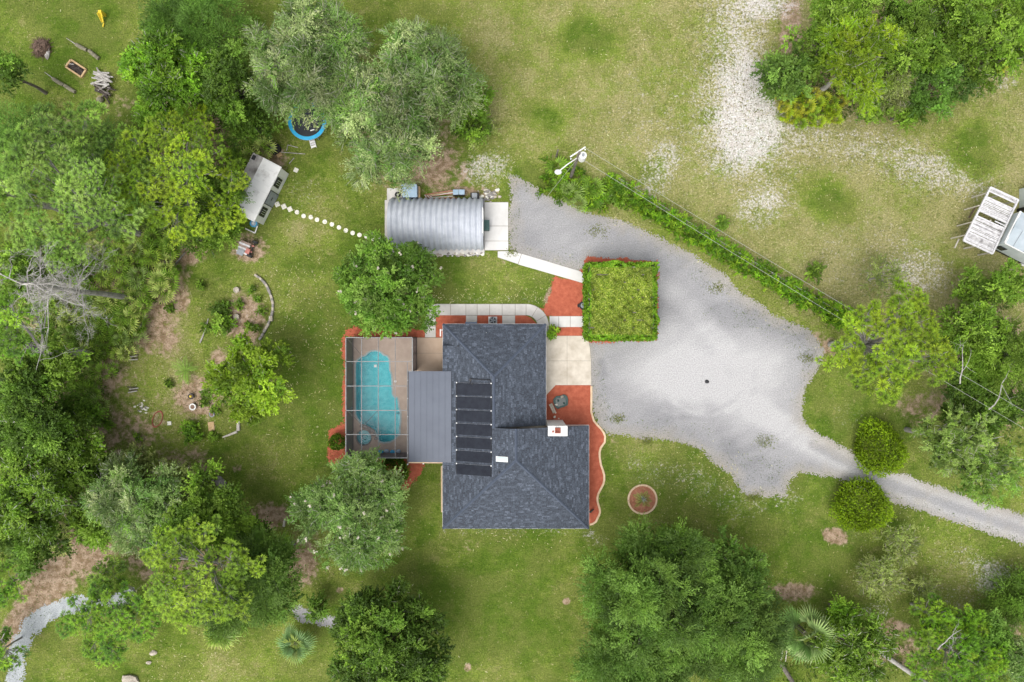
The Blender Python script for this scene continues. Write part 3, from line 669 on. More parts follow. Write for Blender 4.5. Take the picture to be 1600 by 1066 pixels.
# lanai roof
zl = 2.95; lx0, lx1 = X(638.5, zl), X(705.5, zl + .1); ly0, ly1 = Y(722, zl), Y(580, zl)
npn = 7
for k in range(npn):
    a = lx0 + (lx1 - lx0) * k / npn; b = lx0 + (lx1 - lx0) * (k + 1) / npn; z = lambda x: zl + .32 * (x - lx0) / (lx1 - lx0)
    MB().add([(a, ly0, z(a)), (b - .05, ly0, z(b)), (b - .05, ly1, z(b)), (a, ly1, z(a)), (b - .05, ly0, z(b) + .025), (b, ly0, z(b) + .025), (b, ly1, z(b) + .025), (b - .05, ly1, z(b) + .025), (a, ly0, z(a) - .07), (b, ly0, z(b) - .07), (b, ly1, z(b) - .07), (a, ly1, z(a) - .07)],
             [(0, 1, 2, 3), (4, 5, 6, 7), (1, 4, 7, 2), (8, 9, 5, 4, 1, 0), (3, 2, 7, 6, 10, 11), (8, 11, 10, 9)]).build('lanai_roof_panel', SLATE, house)
MB().beam((lx0 - .08, ly0, zl - .03), (lx0 - .08, ly1, zl - .03), .12, .12).build('gutter', BRONZE, house)
for k in range(5):
    MB().box((lx0 - .09, ly0 + (ly1 - ly0) * (.1 + .2 * k), zl + .05), (.07, .07, .05)).build('bolt', WHITE, house)
MB().beam((lx0, ly0 - .06, zl - .1), (xw, ly0 - .06, zl - .02), .1, .2).build('lanai_beam', CURB, house)
MB().box((X(666), Y(652), .04), (X(694) - X(638), Y(580) - Y(722), .08)).build('lanai_floor', DECKM, house)
for q in ((640, 722), (664, 721)): MB().box((X(q[0], 1.5), Y(q[1], 1.5), 1.4), (.1, .1, 2.8)).build('post', WHITE, house)
MB().box((X(688, 1.4), Y(520, 1.4), 1.3), (.12, .7, .12)).build('downspout', WHITE, house)

# ------------------------------------------------------------------ pool
def zp(pts, s=3.805, ox=520, oy=500): return [(ox + a / s, oy + b / s) for a, b in pts]
POOL = zp([(135, 270), (138, 250), (150, 235), (172, 218), (195, 210), (210, 195), (228, 185), (250, 182), (275, 185), (292, 195), (304, 208), (325, 214), (338, 232), (341, 300), (350, 320), (354, 360), (356, 440), (366, 456), (385, 460), (391, 480), (395, 520), (404, 545), (405, 600), (400, 640), (402, 682), (385, 692), (368, 712), (340, 726), (305, 730), (280, 724), (268, 705), (262, 680), (246, 655), (215, 636), (175, 620), (158, 600), (145, 582), (136, 560)])
SPA = [(569 + 12 * math.cos(i * math.pi / 12), 683.5 + 12.2 * math.sin(i * math.pi / 12)) for i in range(24)]
sheet('pool_deck', rect(551.5, 527.6, 651, 709.5), DECKM, .09, .8, 0, holes=(POOL, SPA))
pool = thing('swimming_pool', 'freeform swimming pool of blue water under the screen enclosure', 'pool', P(590, 620))
def basin(poly, depth, nm, m, parent):
    q = P2(poly); n = len(q); mb = MB()
    ar = sum(q[i][0] * q[(i + 1) % n][1] - q[(i + 1) % n][0] * q[i][1] for i in range(n))
    if ar < 0: q = q[::-1]
    mb.add([(a, b, .1) for a, b in q] + [(a, b, -depth) for a, b in q], [tuple(n + i for i in range(n))] + [((i + 1) % n, i, n + i, n + (i + 1) % n) for i in range(n)])
    return mb.build(nm, m, parent)
basin(POOL, 1.3, 'basin', PLAST, pool)
q = P2(POOL); mb = MB().add([(a, b, 0.0) for a, b in q], [tuple(reversed(range(len(q))))]); mb.build('water', WATER, pool)
MB().strip(P2(POOL), .16, .085, .12, True).build('coping', pmat('coping', (.25, .33, .33), (.38, .43, .42), 4, .8), pool)
for i, (a, z) in enumerate((((385, 640), -.25), ((372, 640), -.55), ((360, 640), -.85))):
    c = zp([a])[0]; MB().prism(P2(zp([(402, 560 - 0 * i), (388 - 13 * i, 565), (382 - 13 * i, 600), (392 - 13 * i, 625), (380 - 13 * i, 655), (384 - 13 * i, 690), (398, 684)])), -1.28, z).build('step', PLASTL if i == 0 else PLAST, pool)
MB().box((X(586.5), Y(572), .02), (.25, .25, .05)).build('skimmer_lid', WHITE, pool)
spa = thing('spa', 'round blue spa tub beside the south-west end of the pool', 'spa', P(569, 683))
basin(SPA, .8, 'basin', PLAST, spa); q = P2(SPA); MB().add([(a, b, .03) for a, b in q], [tuple(reversed(range(len(q))))]).build('water', WATER, spa)
MB().strip(P2(SPA), .14, .085, .13, True).build('coping', STONEG, spa)
sb = [(569 + 8.4 * math.cos(i * math.pi / 8), 683.5 + 8.4 * math.sin(i * math.pi / 8)) for i in range(16)]
MB().strip(P2(sb), .42, -.75, -.35, True).build('bench', PLASTL, spa)
tag(MB().cyl((X(618), Y(596), .09), .12, .06, 12).build('skimmer_lid', WHITE), 'small round white lid on the tan pool deck', 'lid')
wr = thing('waterfall_rocks', 'dark row of rocks between spa and pool', 'rocks', P(577, 668))
for q_, r_ in (((566, 665), .22), ((572, 667), .26), ((577, 670), .3), ((582, 673), .27), ((585, 679), .22), ((588, 685), .2)):
    MB().blob((X(q_[0]), Y(q_[1]), .16), r_, sq=(1, .8, .6)).build('stone', STONEG, wr)
# screen enclosure
cage = thing('screen_enclosure', 'pool cage with white beams and dark insect screen walls', 'enclosure', P(600, 620))
zc = 3.0
cx0, cx1 = X(540.5, zc), X(644.3, zc); cxm = X(637, zc); cy1, cy0 = Y(527.6, zc), Y(715.5, zc); cyj = Y(580, zc)
hb = [527.6, 565, 603.3, 641.4, 679, 715.5]; vb = [540.5, 565, 591, 617.5, 636.5]
def bm(a, b, wd=.05, nm='beam', m=ALU): MB().beam(a, b, wd, .12).build(nm, m, cage)
for i, yv in enumerate(hb):
    xe = X(644.3, zc) if yv < 580 else cxm
    bm((cx0, Y(yv, zc), zc), (xe, Y(yv, zc), zc), .08 if i in (0, 5) else .06)
for i, xv in enumerate(vb):
    ytop = 527.6 if i < 4 else 565
    for a, b in zip(hb[:-1], hb[1:]):
        if a < ytop: continue
        bm((X(xv, zc), Y(a, zc) - .06, zc), (X(xv, zc), Y(b, zc) + .06, zc), .08 if i == 0 else .05, 'purlin')
bm((cx1, cy1 - .06, zc), (cx1, cyj, zc), .1); bm((cxm, cyj, zc - .002), (cx1, cyj, zc - .002), .08)
px_ = [540.5, 565, 591, 617.5, 637]
for a, b in zip(hb[:-1], hb[1:]):
    for c, d in zip(px_[:-1], px_[1:]):
        MB().add([(X(c, zc), Y(b, zc), zc + .03), (X(d, zc), Y(b, zc), zc + .03), (X(d, zc), Y(a, zc), zc + .03), (X(c, zc), Y(a, zc), zc + .03)], [(0, 1, 2, 3)]).build('roof_screen', SCREEN, cage)
MB().add([(cxm, cyj, zc + .03), (cx1, cyj, zc + .03), (cx1, cy1, zc + .03), (cxm, cy1, zc + .03)], [(0, 1, 2, 3)]).build('roof_screen', SCREEN, cage)
def wallscr(a, b):
    MB().add([(a[0], a[1], .25), (b[0], b[1], .25), (b[0], b[1], zc), (a[0], a[1], zc)], [(0, 1, 2, 3)]).build('wall_screen', SCREENW, cage)
    MB().beam((a[0], a[1], .18), (b[0], b[1], .18), .05, .16).build('kick_plate', BRONZE, cage)
wys = [Y(v, zc) for v in hb]
for a, b in zip(wys[:-1], wys[1:]): wallscr((cx0, a), (cx0, b))
wxs = [X(v, zc) for v in px_]
for a, b in zip(wxs[:-1], wxs[1:]):
    wallscr((a, cy0), (b, cy0)); wallscr((a, cy1), (b, cy1))
wallscr((cxm, cy1), (cx1, cy1)); wallscr((cx1, cy1), (cx1, cyj))
for a in wys: MB().box((cx0, a, zc / 2), (.07, .07, zc - .1)).build('post', BRONZE, cage)
for a in wxs[1:]: 
    for yv in (cy0, cy1): MB().box((a, yv, zc / 2), (.07, .07, zc - .1)).build('post', BRONZE, cage)
for yv in (cy1, Y(553, zc), cyj): MB().box((cx1, yv, zc / 2), (.07, .07, zc - .1)).build('post', BRONZE, cage)
for a, b in (((541, 528), (565, 556)), ((541, 640), (565, 665)), ((591, 641), (565, 668))):
    MB().beam(P(a[0], a[1], zc) if False else (X(a[0], zc), Y(a[1], zc), zc - .1), (X(b[0], zc), Y(b[1], zc), zc - .1), .03, .03).build('brace', BRONZE, cage)
fl = thing('pool_float', 'pale blue pool toys heaped inside the south screen wall', 'pool float', P(610, 704))
for i in range(4): MB().blob((X(596 + i * 9), Y(705.5 - (i % 2)), .22), .26, 8, 6, .2, (1.1, .7, .5)).build('float_section', BLUEG if i % 2 else BLUEP, fl, smooth=True)
# ------------------------------------------------------------------ arch shed and what stands round it
qs = thing('quonset_shed', 'galvanised corrugated arch shed on a pale concrete slab', 'shed', P(686, 352))
struct(MB().prism(P2(rect(601.5, 313, 757, 398.5)), 0, .1).build('shed_slab', CONC))
struct(MB().prism(P2(rect(605, 294.5, 657, 313)), 0, .09).build('shed_slab', CONC))
ap = MB().prism(P2(rect(757, 316, 794.5, 391.5)), 0, .045).build('shed_apron', CONCD); struct(ap)
for a in (rect(757.6, 316.6, 794, 353), rect(757.6, 353.8, 794, 376.5), rect(757.6, 377.2, 794, 391)): MB().prism(P2(a), 0, .07).build('panel', CONCW, ap, local=True)
ax0, ax1 = X(611.5), X(756); ayc = Y(351); hw = 2.42; ah = 2.35; NP = 17
def arch(t, r=0):
    a = math.pi * t; return (ayc - (hw + r) * math.cos(a), .1 + (ah + r) * abs(math.sin(a)))
for k in range(NP):
    vs = []; a = ax0 + (ax1 - ax0) * k / NP; wdt = (ax1 - ax0) / NP
    for i in range(9):
        u = i / 8; r = .17 * (.5 - .5 * math.cos(2 * math.pi * u)) ** 1.1
        for j in range(23):
            y, z = arch(j / 22, r); vs.append((a + wdt * u, y, z))
    fs = [(i * 23 + j, (i + 1) * 23 + j, (i + 1) * 23 + j + 1, i * 23 + j + 1) for i in range(8) for j in range(22)]
    MB().add(vs, fs).build('roof_panel', STEEL, qs, smooth=True)
for xx in (ax0 + .06, ax1 - .06):
    pts = [arch(j / 22, -.01) for j in range(23)]
    MB().add([(xx, y, z) for y, z in pts], [tuple(range(23)), tuple(reversed(range(23)))]).build('end_wall', STEEL, qs)
dr = MB().box((ax1 - .02, ayc, 1.3), (.06, 2.4, 2.3)).build('roller_door', WHITE, qs)
for i in range(9): MB().box((ax1 + .02, ayc, .35 + i * .24), (.03, 2.36, .2)).build('slat', WHITE, dr)
MB().box((ax1 + .02, ayc, .14), (.04, 4.9, .1)).build('base_rail', GREY, qs)
MB().box((X(607), Y(341), .25), (.12, 1.0, .3)).build('vent_panel', WHITE, qs)
bn = thing('wheelie_bin', 'dark green bin standing at the east door of the arch shed', 'bin', P(759.5, 354))
MB().add([(X(756.4, 0), Y(361.5), .07), (X(764.5), Y(361.5), .07), (X(764.5), Y(347), .07), (X(756.4), Y(347), .07), (X(756), Y(362), .9), (X(765), Y(362), .9), (X(765), Y(346.6), .9), (X(756), Y(346.6), .9)],
         [(0, 3, 2, 1), (4, 5, 6, 7), (0, 1, 5, 4), (1, 2, 6, 5), (2, 3, 7, 6), (3, 0, 4, 7)]).build('body', GREENP, bn)
MB().box((X(760.5), Y(354.3), .93), (.6, .98, .06)).build('lid', GREENP, bn, bevel=.02)
cb = thing('plastic_cabinet', 'pale blue grey plastic cabinet at the north-west corner of arch shed', 'cabinet', P(639, 300))
MB().box((X(640.5, .8), Y(298.5, .8), .75), (1.3, 1.15, 1.3)).build('body', BLUEG, cb, bevel=.03)
MB().box((X(640.5, 1.4), Y(298.5, 1.4), 1.43), (1.36, 1.22, .08)).build('roof', BLUEG, cb, bevel=.02)
MB().box((X(629.5, 1.2), Y(292, 1.2), 1.2), (.36, .55, .12)).build('door', BLUEG, cb)
tag(MB().box((X(640), Y(309.5), .2), (1.3, .3, .3)).build('storage_tray', DARK), 'black tray under the blue grey cabinet beside arch shed', 'tray')
ac = thing('open_panel', 'weathered green grey panel leaning beside the blue grey cabinet', 'panel', P(652, 301))
MB().box((X(651, .4), Y(301, .4), .5), (.4, 1.0, .8)).build('panel', GREY, ac)
MB().box((X(655.5, .6), Y(301, .6), .5), (.08, 1.1, .9)).build('frame', WOODT, ac)
def torus(mb, c, r, r2, n=20, k=6, tilt=0):
    base = len(mb.v)
    for i in range(n):
        a = 2 * math.pi * i / n
        for j in range(k):
            b = 2 * math.pi * j / k; q = r + r2 * math.cos(b)
            x, y, z = q * math.cos(a), q * math.sin(a), r2 * math.sin(b)
            mb.v.append((c[0] + x, c[1] + y * math.cos(tilt) - z * math.sin(tilt), c[2] + y * math.sin(tilt) + z * math.cos(tilt)))
    for i in range(n):
        for j in range(k):
            a, b = base + i * k, base + ((i + 1) % n) * k; mb.f.append((a + j, b + j, b + (j + 1) % k, a + (j + 1) % k))
    return mb
hr = thing('hose_reel', 'round black hose coil on the slab beside the blue grey cabinet', 'hose', P(621.5, 305))
torus(MB(), (X(621.8), Y(305), .2), .2, .09).build('hose', RUBBER, hr, smooth=True); MB().cyl((X(621.8), Y(305), .1), .3, .04, 16).build('base', WHITE, hr)
for i in range(9):
    ya = Y(303 + i * 1.15); x0 = X(664 + (i % 3) * 5); x1 = X(708 + (i % 4) * 3)
    m = RED if i > 5 or i % 3 == 0 else (WOODT if i % 2 else WHITE)
    lb = ['long pale pole lying on the ground north of arch shed', 'faded red pipe lying in the pile against arch shed'][1 if m is RED else 0]
    tag(MB().beam((x0, ya - .1, .12 + .03 * (i % 3)), (x1, ya + (.22 if i < 4 else 0), .5 if i < 4 else .14), .05, .05).build('pole', m), lb, 'pole', 'poles and pipes stacked north of the arch shed')
rk = thing('pipe_rack', 'red painted cradle at the west end of the pole pile', 'rack', P(668, 309))
for i in range(5): MB().beam((X(664 + i * 2), Y(305.5 + i * .3), .2), (X(668 + i * 2.4), Y(311.5), .45), .05, .05).build('rail', RED if i % 2 else WHITE, rk)
for nm, x_, lb in (('storage_tote', 712, 'pale blue box, western of the twin boxes north of arch shed'), ('storage_tote', 721.5, 'pale blue box, eastern of the twin boxes north of arch shed')):
    t = thing(nm, lb, 'storage box', P(x_, 301), 'twin storage boxes')
    MB().box((X(x_, .5), Y(301.5, .5), .35), (.48, .55, .6)).build('body', DARK, t); MB().box((X(x_, .8), Y(300, .8), .72), (.55, .5, .1)).build('lid', BLUEG, t, bevel=.03)
t = thing('tool_chest', 'black chest with grey lid by the pole pile', 'chest', P(742, 308))
MB().box((X(742.2), Y(308.5), .3), (.85, .7, .6)).build('body', DARK, t, bevel=.05); MB().box((X(742), Y(308), .64), (.5, .5, .06)).build('lid', GREY, t)
st = thing('stone_row', 'row of pale loose stones along the south side of arch shed', 'stones', P(715, 396))
for i in range(60):
    xq = random.uniform(655, 756); yq = random.uniform(392.5, 398) if xq > 690 or random.random() < .5 else 396
    MB().blob((X(xq), Y(yq + 3), .06), random.uniform(.07, .17), 6, 4, .25, (1.2, .9, .6)).build('stone', random.choice((STONE, STONE, SLABW, STONEG)), st)
rp = thing('rubble_heap', 'heap of pale stones at the north-east corner of arch shed', 'rubble', P(763, 306))
for i in range(45): MB().blob((X(random.gauss(764, 6)), Y(random.gauss(304, 5)), .05), random.uniform(.07, .2), 6, 4, .3, (1.2, .9, .6)).build('stone', random.choice((STONE, SLABW, STONEG)), rp)

# ------------------------------------------------------------------ white cabin with weathered roof
cab = thing('garden_cabin', 'white cabin with dirty low pitched roof, two dark windows and a grey door', 'cabin', P(432, 312))
q0, q1 = Vector((X(451.5), Y(272))), Vector((X(411.5), Y(351.6)))       # east wall on the ground
ev = (q1 - q0).normalized(); wv = Vector((ev.y, -ev.x))
if wv.x > 0: wv = -wv
L_ = (q1 - q0).length; Wd = 2.75
def cp(u, v, z): p = q0 + ev * u + wv * v; return (p.x, p.y, z)
MB().add([cp(0, 0, 0), cp(L_, 0, 0), cp(L_, Wd, 0), cp(0, Wd, 0), cp(0, 0, 2.35), cp(L_, 0, 2.35), cp(L_, Wd, 2.6), cp(0, Wd, 2.6)], [(0, 1, 5, 4), (1, 2, 6, 5), (2, 3, 7, 6), (3, 0, 4, 7), (0, 3, 2, 1)]).build('wall', WHITE, cab)
CROOF = pmat('weathered white roof', (.42, .4, .38), (.74, .73, .71), .8, .7, .1, detail=12, contrast=(.3, .46))
rf_ = MB().add([cp(-.1, -.06, 2.42), cp(L_ + .1, -.06, 2.42), cp(L_ + .1, Wd * .62, 2.78), cp(-.1, Wd * .62, 2.78), cp(L_ + .1, Wd + .1, 2.62), cp(-.1, Wd + .1, 2.62), cp(-.1, -.06, 2.34), cp(L_ + .1, -.06, 2.34), cp(-.1, Wd + .1, 2.5), cp(L_ + .1, Wd + .1, 2.5)],
         [(0, 1, 2, 3), (6, 7, 1, 0), (8, 5, 4, 9), (0, 3, 5, 8, 6), (1, 7, 9, 4, 2)]).build('roof', CROOF, cab)
MB().add([cp(-.1, Wd * .62, 2.781), cp(L_ + .1, Wd * .62, 2.781), cp(L_ + .1, Wd + .1, 2.621), cp(-.1, Wd + .1, 2.621)], [(0, 1, 2, 3)]).build('mildewed_roof_side', pmat('mildewed roof', (.16, .14, .13), (.55, .52, .5), .7, .8, .1, detail=12, contrast=(.36, .62)), cab)
for i in range(9): MB().beam(cp(.0 + i * L_ / 8, -.05, 2.44), cp(.0 + i * L_ / 8, Wd * .62, 2.8), .03, .03).build('seam', WHITE, rf_)
MB().box(cp(.3, Wd - .2, 2.7), (.45, .3, .12), math.atan2(ev.y, ev.x)).build('roof_vent', DARK, cab)
MB().box(cp(L_ - .3, Wd - .3, 2.72), (.4, .4, .12), math.atan2(ev.y, ev.x)).build('roof_vent', BRUSH, cab)
for u, wd in ((.24, .95), (.8, .95)):
    c = cp(L_ * u, -.03, 1.45); rz = math.atan2(ev.y, ev.x)
    f = MB().box(c, (wd, .06, 1.25), rz).build('window', DARK, cab)
    MB().box(cp(L_ * u, -.07, 1.45), (wd - .3, .03, .95), rz).build('pane', WINDOW, f)
    for i in range(3): MB().box(cp(L_ * u - .2 + i * .2, -.09, 1.45), (.025, .02, .95), rz).build('glazing_bar', WHITE, f)
c = cp(L_ * .535, -.03, 1.1); d = MB().box(c, (1.45, .05, 2.15), rz).build('door', DARK, cab)
MB().box(cp(L_ * .535, -.06, 1.1), (1.3, .04, 2.0), rz).build('door_leaf', GREY, d); MB().box(cp(L_ * .535, -.1, 1.2), (.3, .05, .12), rz).build('handle', DARK, d)
bt = thing('water_butt', 'small round blue tub at the south end of the white cabin', 'tub', P(399, 352))
MB().cyl((X(399), Y(350.5), 0), .32, .5, 16).build('body', BLUEG, bt); torus(MB(), (X(399), Y(350.5), .5), .32, .04).build('rim', BLUEP, bt)
MB().cyl((X(399), Y(350.5), .5), .12, .1, 10).build('lid', WHITE, bt)
fr = thing('pvc_frame', 'white pipe bent at a corner below the white cabin', 'pipe', P(400, 362))
MB().tube([(X(384), Y(357.5), .1), (X(399), Y(364.5), .1)], .06, 6).build('pipe', WHITE, fr); MB().tube([(X(399), Y(364.5), .1), (X(404), Y(354), .3)], .06, 6).build('pipe', WHITE, fr)
# garden cart
gc = thing('garden_cart', 'flat garden trailer with weathered boards and black wheels', 'cart', P(388, 391)); a_ = R(-22)
def rot(cx, cy, dx, dy, a): return (X(cx) + dx * math.cos(a) - dy * math.sin(a), Y(cy) + dx * math.sin(a) + dy * math.cos(a))
for i in range(6):
    c = rot(384, 388, -.0, .5 - i * .2, a_); MB().box((c[0], c[1], .55), (1.1, .18, .05), a_).build('board', WOOD if i % 2 else pmat('brown board', (.2, .14, .11), (.36, .28, .24), 5, .85), gc)
c = rot(383, 393, -.15, -.2, a_); MB().box((c[0], c[1], .62), (.65, .6, .06), a_).build('tray', GREY, gc)
c = rot(388, 391, .25, -.1, a_); MB().box((c[0], c[1], .66), (.4, .5, .1), a_).build('seat_box', RED, gc)
c1 = rot(396, 390, 0, .72, a_); c2 = rot(396, 390, 0, -.72, a_); MB().tube([(*c1, .28), (*c2, .28)], .06, 8).build('axle', DARK, gc)
for c in (c1, c2): 
    dv = Vector((c1[0] - c2[0], c1[1] - c2[1], 0)).normalized() * .12; MB().tube([Vector((*c, .28)) - dv, Vector((*c, .28)) + dv], .28, 14).build('wheel', RUBBER, gc)
for s in (-.3, .3): c = rot(396, 390, 0, s, a_); MB().box((*c, .4), (.25, .12, .12), a_).build('bracket', RED, gc)

# stepping stones from the cabin door
def zz(p): return (360 + p[0] / 4.635, 190 + p[1] / 4.635)
ords = ['first', 'second', 'third', 'fourth', 'fifth', 'sixth', 'seventh', 'eighth', 'ninth', 'tenth', 'eleventh', 'twelfth', 'thirteenth', 'fourteenth', 'fifteenth', 'sixteenth']
stp = [(340, 600), (388, 616), (432, 635), (484, 657), (531, 685), (583, 694), (628, 712), (684, 727), (736, 745), (787, 768), (837, 789), (886, 808), (935, 822), (985, 832), (1037, 850), (1085, 854)]
for i, s in enumerate(stp):
    p = zz(s); x, y = X(p[0]), Y(p[1])
    if i < 3: o = MB().box((x, y, .03), (.46, .46, .06), R(25)).build('stepping_stone', SLABW, bevel=.015)
    else: o = MB().cyl((x, y, 0), .22, .06, 14).build('stepping_stone', SLABW)
    tag(o, '%s %s white stepping stone counted from the cabin door' % (ords[i], 'square' if i < 3 else 'round'), 'stepping stone', 'stepping stones between cabin and arch shed')
tag(MB().box((*P(*zz((476, 353)))[:2], .03), (.42, .42, .06), R(-25)).build('paving_stone', SLABW), 'lone pale square slab on the grass north-east of the cabin', 'slab')
# trampoline
tp = thing('trampoline', 'round trampoline with a bright blue pad half hidden by the grey oak', 'trampoline', P(480, 192))
tc = (X(480, .9), Y(189, .9)); m = MB(); n = 40
for r0_, r1_, z in ((1.52, 1.86, .93),):
    m.add([(tc[0] + r0_ * math.cos(2 * math.pi * i / n), tc[1] + r0_ * math.sin(2 * math.pi * i / n), z) for i in range(n)] + [(tc[0] + r1_ * math.cos(2 * math.pi * i / n), tc[1] + r1_ * math.sin(2 * math.pi * i / n), z - .02) for i in range(n)], [(i, n + i, n + (i + 1) % n, (i + 1) % n) for i in range(n)])
m.build('safety_pad', BLUEP, tp)
MB().cyl((tc[0], tc[1], .87), 1.54, .02, 36).build('mat', glassy('trampoline mat', (.01, .014, .02), .5), tp)
torus(MB(), (tc[0], tc[1], .86), 1.82, .05, 36, 6).build('frame', GREY, tp)
for k in range(6):
    a = k * math.pi / 3; MB().cyl((tc[0] + 1.8 * math.cos(a), tc[1] + 1.8 * math.sin(a), 0), .04, .9, 8).build('leg', GREY, tp)
tag(MB().box((tc[0] + .5, tc[1] - .9, .93), (.4, .1, .06), .3).build('toy', WHITE), 'small pale toy left on the trampoline mat', 'toy')
ld = thing('step_ladder', 'short pale steps lying on the grass below the trampoline', 'steps', P(489, 224))
for i in range(4): c = rot(489, 224, 0, .36 - i * .24, R(15)); MB().box((*c, .12), (.45, .19, .06), R(15)).build('tread', WHITE if i % 2 else WOOD, ld)
for s in (-.24, .24): c = rot(489, 224, s, 0, R(15)); MB().box((*c, .08), (.05, .98, .1), R(15)).build('rail', WHITE, ld)
fp_ = thing('fire_bowl', 'black round drum beside the north end of the white cabin', 'drum', P(431, 234))
MB().cyl((X(431), Y(234), 0), .55, .5, 18).build('drum', DARK, fp_); MB().cyl((X(430), Y(233.5), .5), .25, .12, 12).build('lid', GREY, fp_); torus(MB(), (X(431), Y(234), .5), .53, .05).build('rim', RUBBER, fp_)
tag(MB().box((X(437.5), Y(243), .12), (.5, .35, .2), .5).build('wood_block', WOODT), 'tan wood block beside the black drum', 'block')
for i, (a, b, c, d) in enumerate(((450, 227, 466, 231), (450, 227, 448, 236), (437, 238, 477, 241), (452, 256, 460, 247))):
    tag(MB().tube([(X(a), Y(b), .06), (X(c), Y(d), .06)], .04, 6).build('stick', DEADW), ['pale stick lying level east of the black drum', 'short pale stick pointing down from the level one by the drum', 'long thin brown stick east of the black drum', 'crooked stick above the cabin corner'][i], 'stick')

# ------------------------------------------------------------------ fire pit lawn in the north-west
fb = thing('fire_pit', 'rectangular tan timber frame full of charred logs', 'fire pit', P(120, 108)); cs = [P(112.7, 94.7), P(136.2, 110), P(128.8, 122), P(104.5, 105.8)]
for a, b in zip(cs, cs[1:] + cs[:1]): MB().beam((a[0], a[1], .12), (b[0], b[1], .12), .16, .24).build('timber', WOODT, fb)
MB().prism([(q[0], q[1]) for q in cs], 0, .04).build('ash_bed', CHAR, fb)
for i in range(7):
    c = P(111 + i * 3, 101 + i * 2.1); MB().tube([(c[0] - .35, c[1] + random.uniform(-.1, .25), .12), (c[0] + .4, c[1] - random.uniform(0, .3), .16)], .055, 6).build('log', random.choice((CHAR, DEADW, CHAR)), fb)
LOGM = pmat('old log', (.13, .12, .08), (.26, .24, .17), 4, .9, .5)
for i, (a, b, c, d, lb) in enumerate(((120.5, 70.5, 137, 79.5, 'thick mossy log north of the fire pit, nearer its west end'), (140.5, 80, 156, 93, 'thick mossy log north-east of the fire pit'), (84.5, 124, 101, 134, 'mossy log south-west of the fire pit'), (102.5, 134.5, 119, 145, 'mossy log south of the fire pit'))):
    tag(MB().tube([(X(a), Y(b), .16), (X((a + c) / 2), Y((b + d) / 2 + .6), .17), (X(c), Y(d), .16)], [.17, .19, .17], 9).build('log_seat', LOGM), lb, 'log', 'log seats round the fire pit')
for a, b, c, d, lb in ((104, 60, 121, 71, 'thin bare branch leading to the log north of the fire pit'), (70, 113, 85, 124, 'thin bare branch leading to the log south-west of the fire pit')):
    tag(MB().tube([(X(a), Y(b), .05), (X(c), Y(d), .1)], [.02, .05], 5).build('fallen_branch', DEADW), lb, 'branch')
wp = thing('wood_pile', 'crossed pile of grey split logs near the fire pit', 'wood pile', P(163, 132))
for i in range(26):
    cx_ = 163 + random.gauss(0, 3); cy_ = 116 + i * 1.35; a = R(-28) + random.gauss(0, .28) + (0.9 if i % 7 == 3 else 0); l = random.uniform(.55, 1.05); z = .1 + .32 * random.random()
    x, y = X(cx_), Y(cy_); MB().tube([(x - l * math.cos(a), y - l * math.sin(a), z), (x + l * math.cos(a), y + l * math.sin(a), z + .1)], random.uniform(.07, .11), 6).build('log', DEADW if i < 12 else random.choice((BARK, CHAR, DEADW)), wp)
tag(MB().blob((X(158.5), Y(157.5), .2), .32, 9, 7, .15, (1, .9, .8)).build('stump', LOGM), 'round mossy stump below the wood pile', 'stump')
tag(MB().blob((X(75.5), Y(83), .1), .5, 9, 5, .3, (.5, 1.3, .3)).build('ash_patch', DEADW), 'pale grey log end poking out of the brush heap', 'log')
bh = thing('brush_heap', 'round brown heap of dead brush on the lawn', 'brush heap', P(66, 76))
bhm = MB()
for i in range(230):
    r_ = random.random() ** .6 * .98; a = random.uniform(0, 6.28); a2 = random.uniform(0, 6.28); z = .65 * (1 - r_) + .05; c = (X(66) + r_ * math.cos(a), Y(76) + r_ * math.sin(a))
    bhm.beam((c[0], c[1], z), (c[0] + .35 * math.cos(a2), c[1] + .35 * math.sin(a2), z + random.uniform(-.1, .1)), .035, .035)
bhm.build('brush', BRUSH, bh)['kind'] = 'stuff'; MB().blob((X(66), Y(76), .0), .85, 12, 8, .1, (1, 1, .7)).build('core', BRUSH, bh)
ys_ = thing('yellow_slide', 'small bright yellow plastic slide on the north-west lawn', 'slide', P(162, 33))
MB().add([(X(160), Y(27), .9), (X(166), Y(22), .9), (X(167), Y(27), .8), (X(163), Y(36), .1), (X(160), Y(36), .1)], [(0, 4, 3, 2, 1)]).build('chute', YELL, ys_)
MB().beam((X(160.5), Y(27), .9), (X(160.5), Y(36), .15), .05, .12).build('rail', YELL, ys_); MB().beam((X(166), Y(24), .9), (X(163.5), Y(36), .15), .05, .12).build('rail', YELL, ys_)
MB().tube([(X(163), Y(37), .1), (X(162), Y(43), .12)], .07, 6).build('foot', YELL, ys_)
MB().box((X(164), Y(24.5), .45), (.3, .25, .85)).build('ladder', YELL, ys_)

# ------------------------------------------------------------------ garden beds in the west
se = thing('stone_edging', 'curved low edging of grey stones round the sandy garden bed', 'stone edging', P(425, 480))
cv = [(399, 430), (406, 434), (412.8, 440.5), (418, 448), (421.8, 457), (425, 466), (427, 475), (426.5, 486), (424.4, 496), (420, 506), (415.8, 514), (409, 526), (402, 536.6)]
pts = []
for a, b in zip(cv[:-1], cv[1:]):
    for t in (0, .5): pts.append((a[0] + (b[0] - a[0]) * t, a[1] + (b[1] - a[1]) * t))
for i, (p, q_) in enumerate(zip(pts[:-1], pts[1:])):
    a = math.atan2(-(q_[1] - p[1]), q_[0] - p[0]); MB().box((X((p[0] + q_[0]) / 2), Y((p[1] + q_[1]) / 2), .1), (.36, random.uniform(.2, .28), random.uniform(.18, .26)), a + random.uniform(-.1, .1)).build('stone', random.choice((STONEG, STONE, STONEG)), se, bevel=.03)
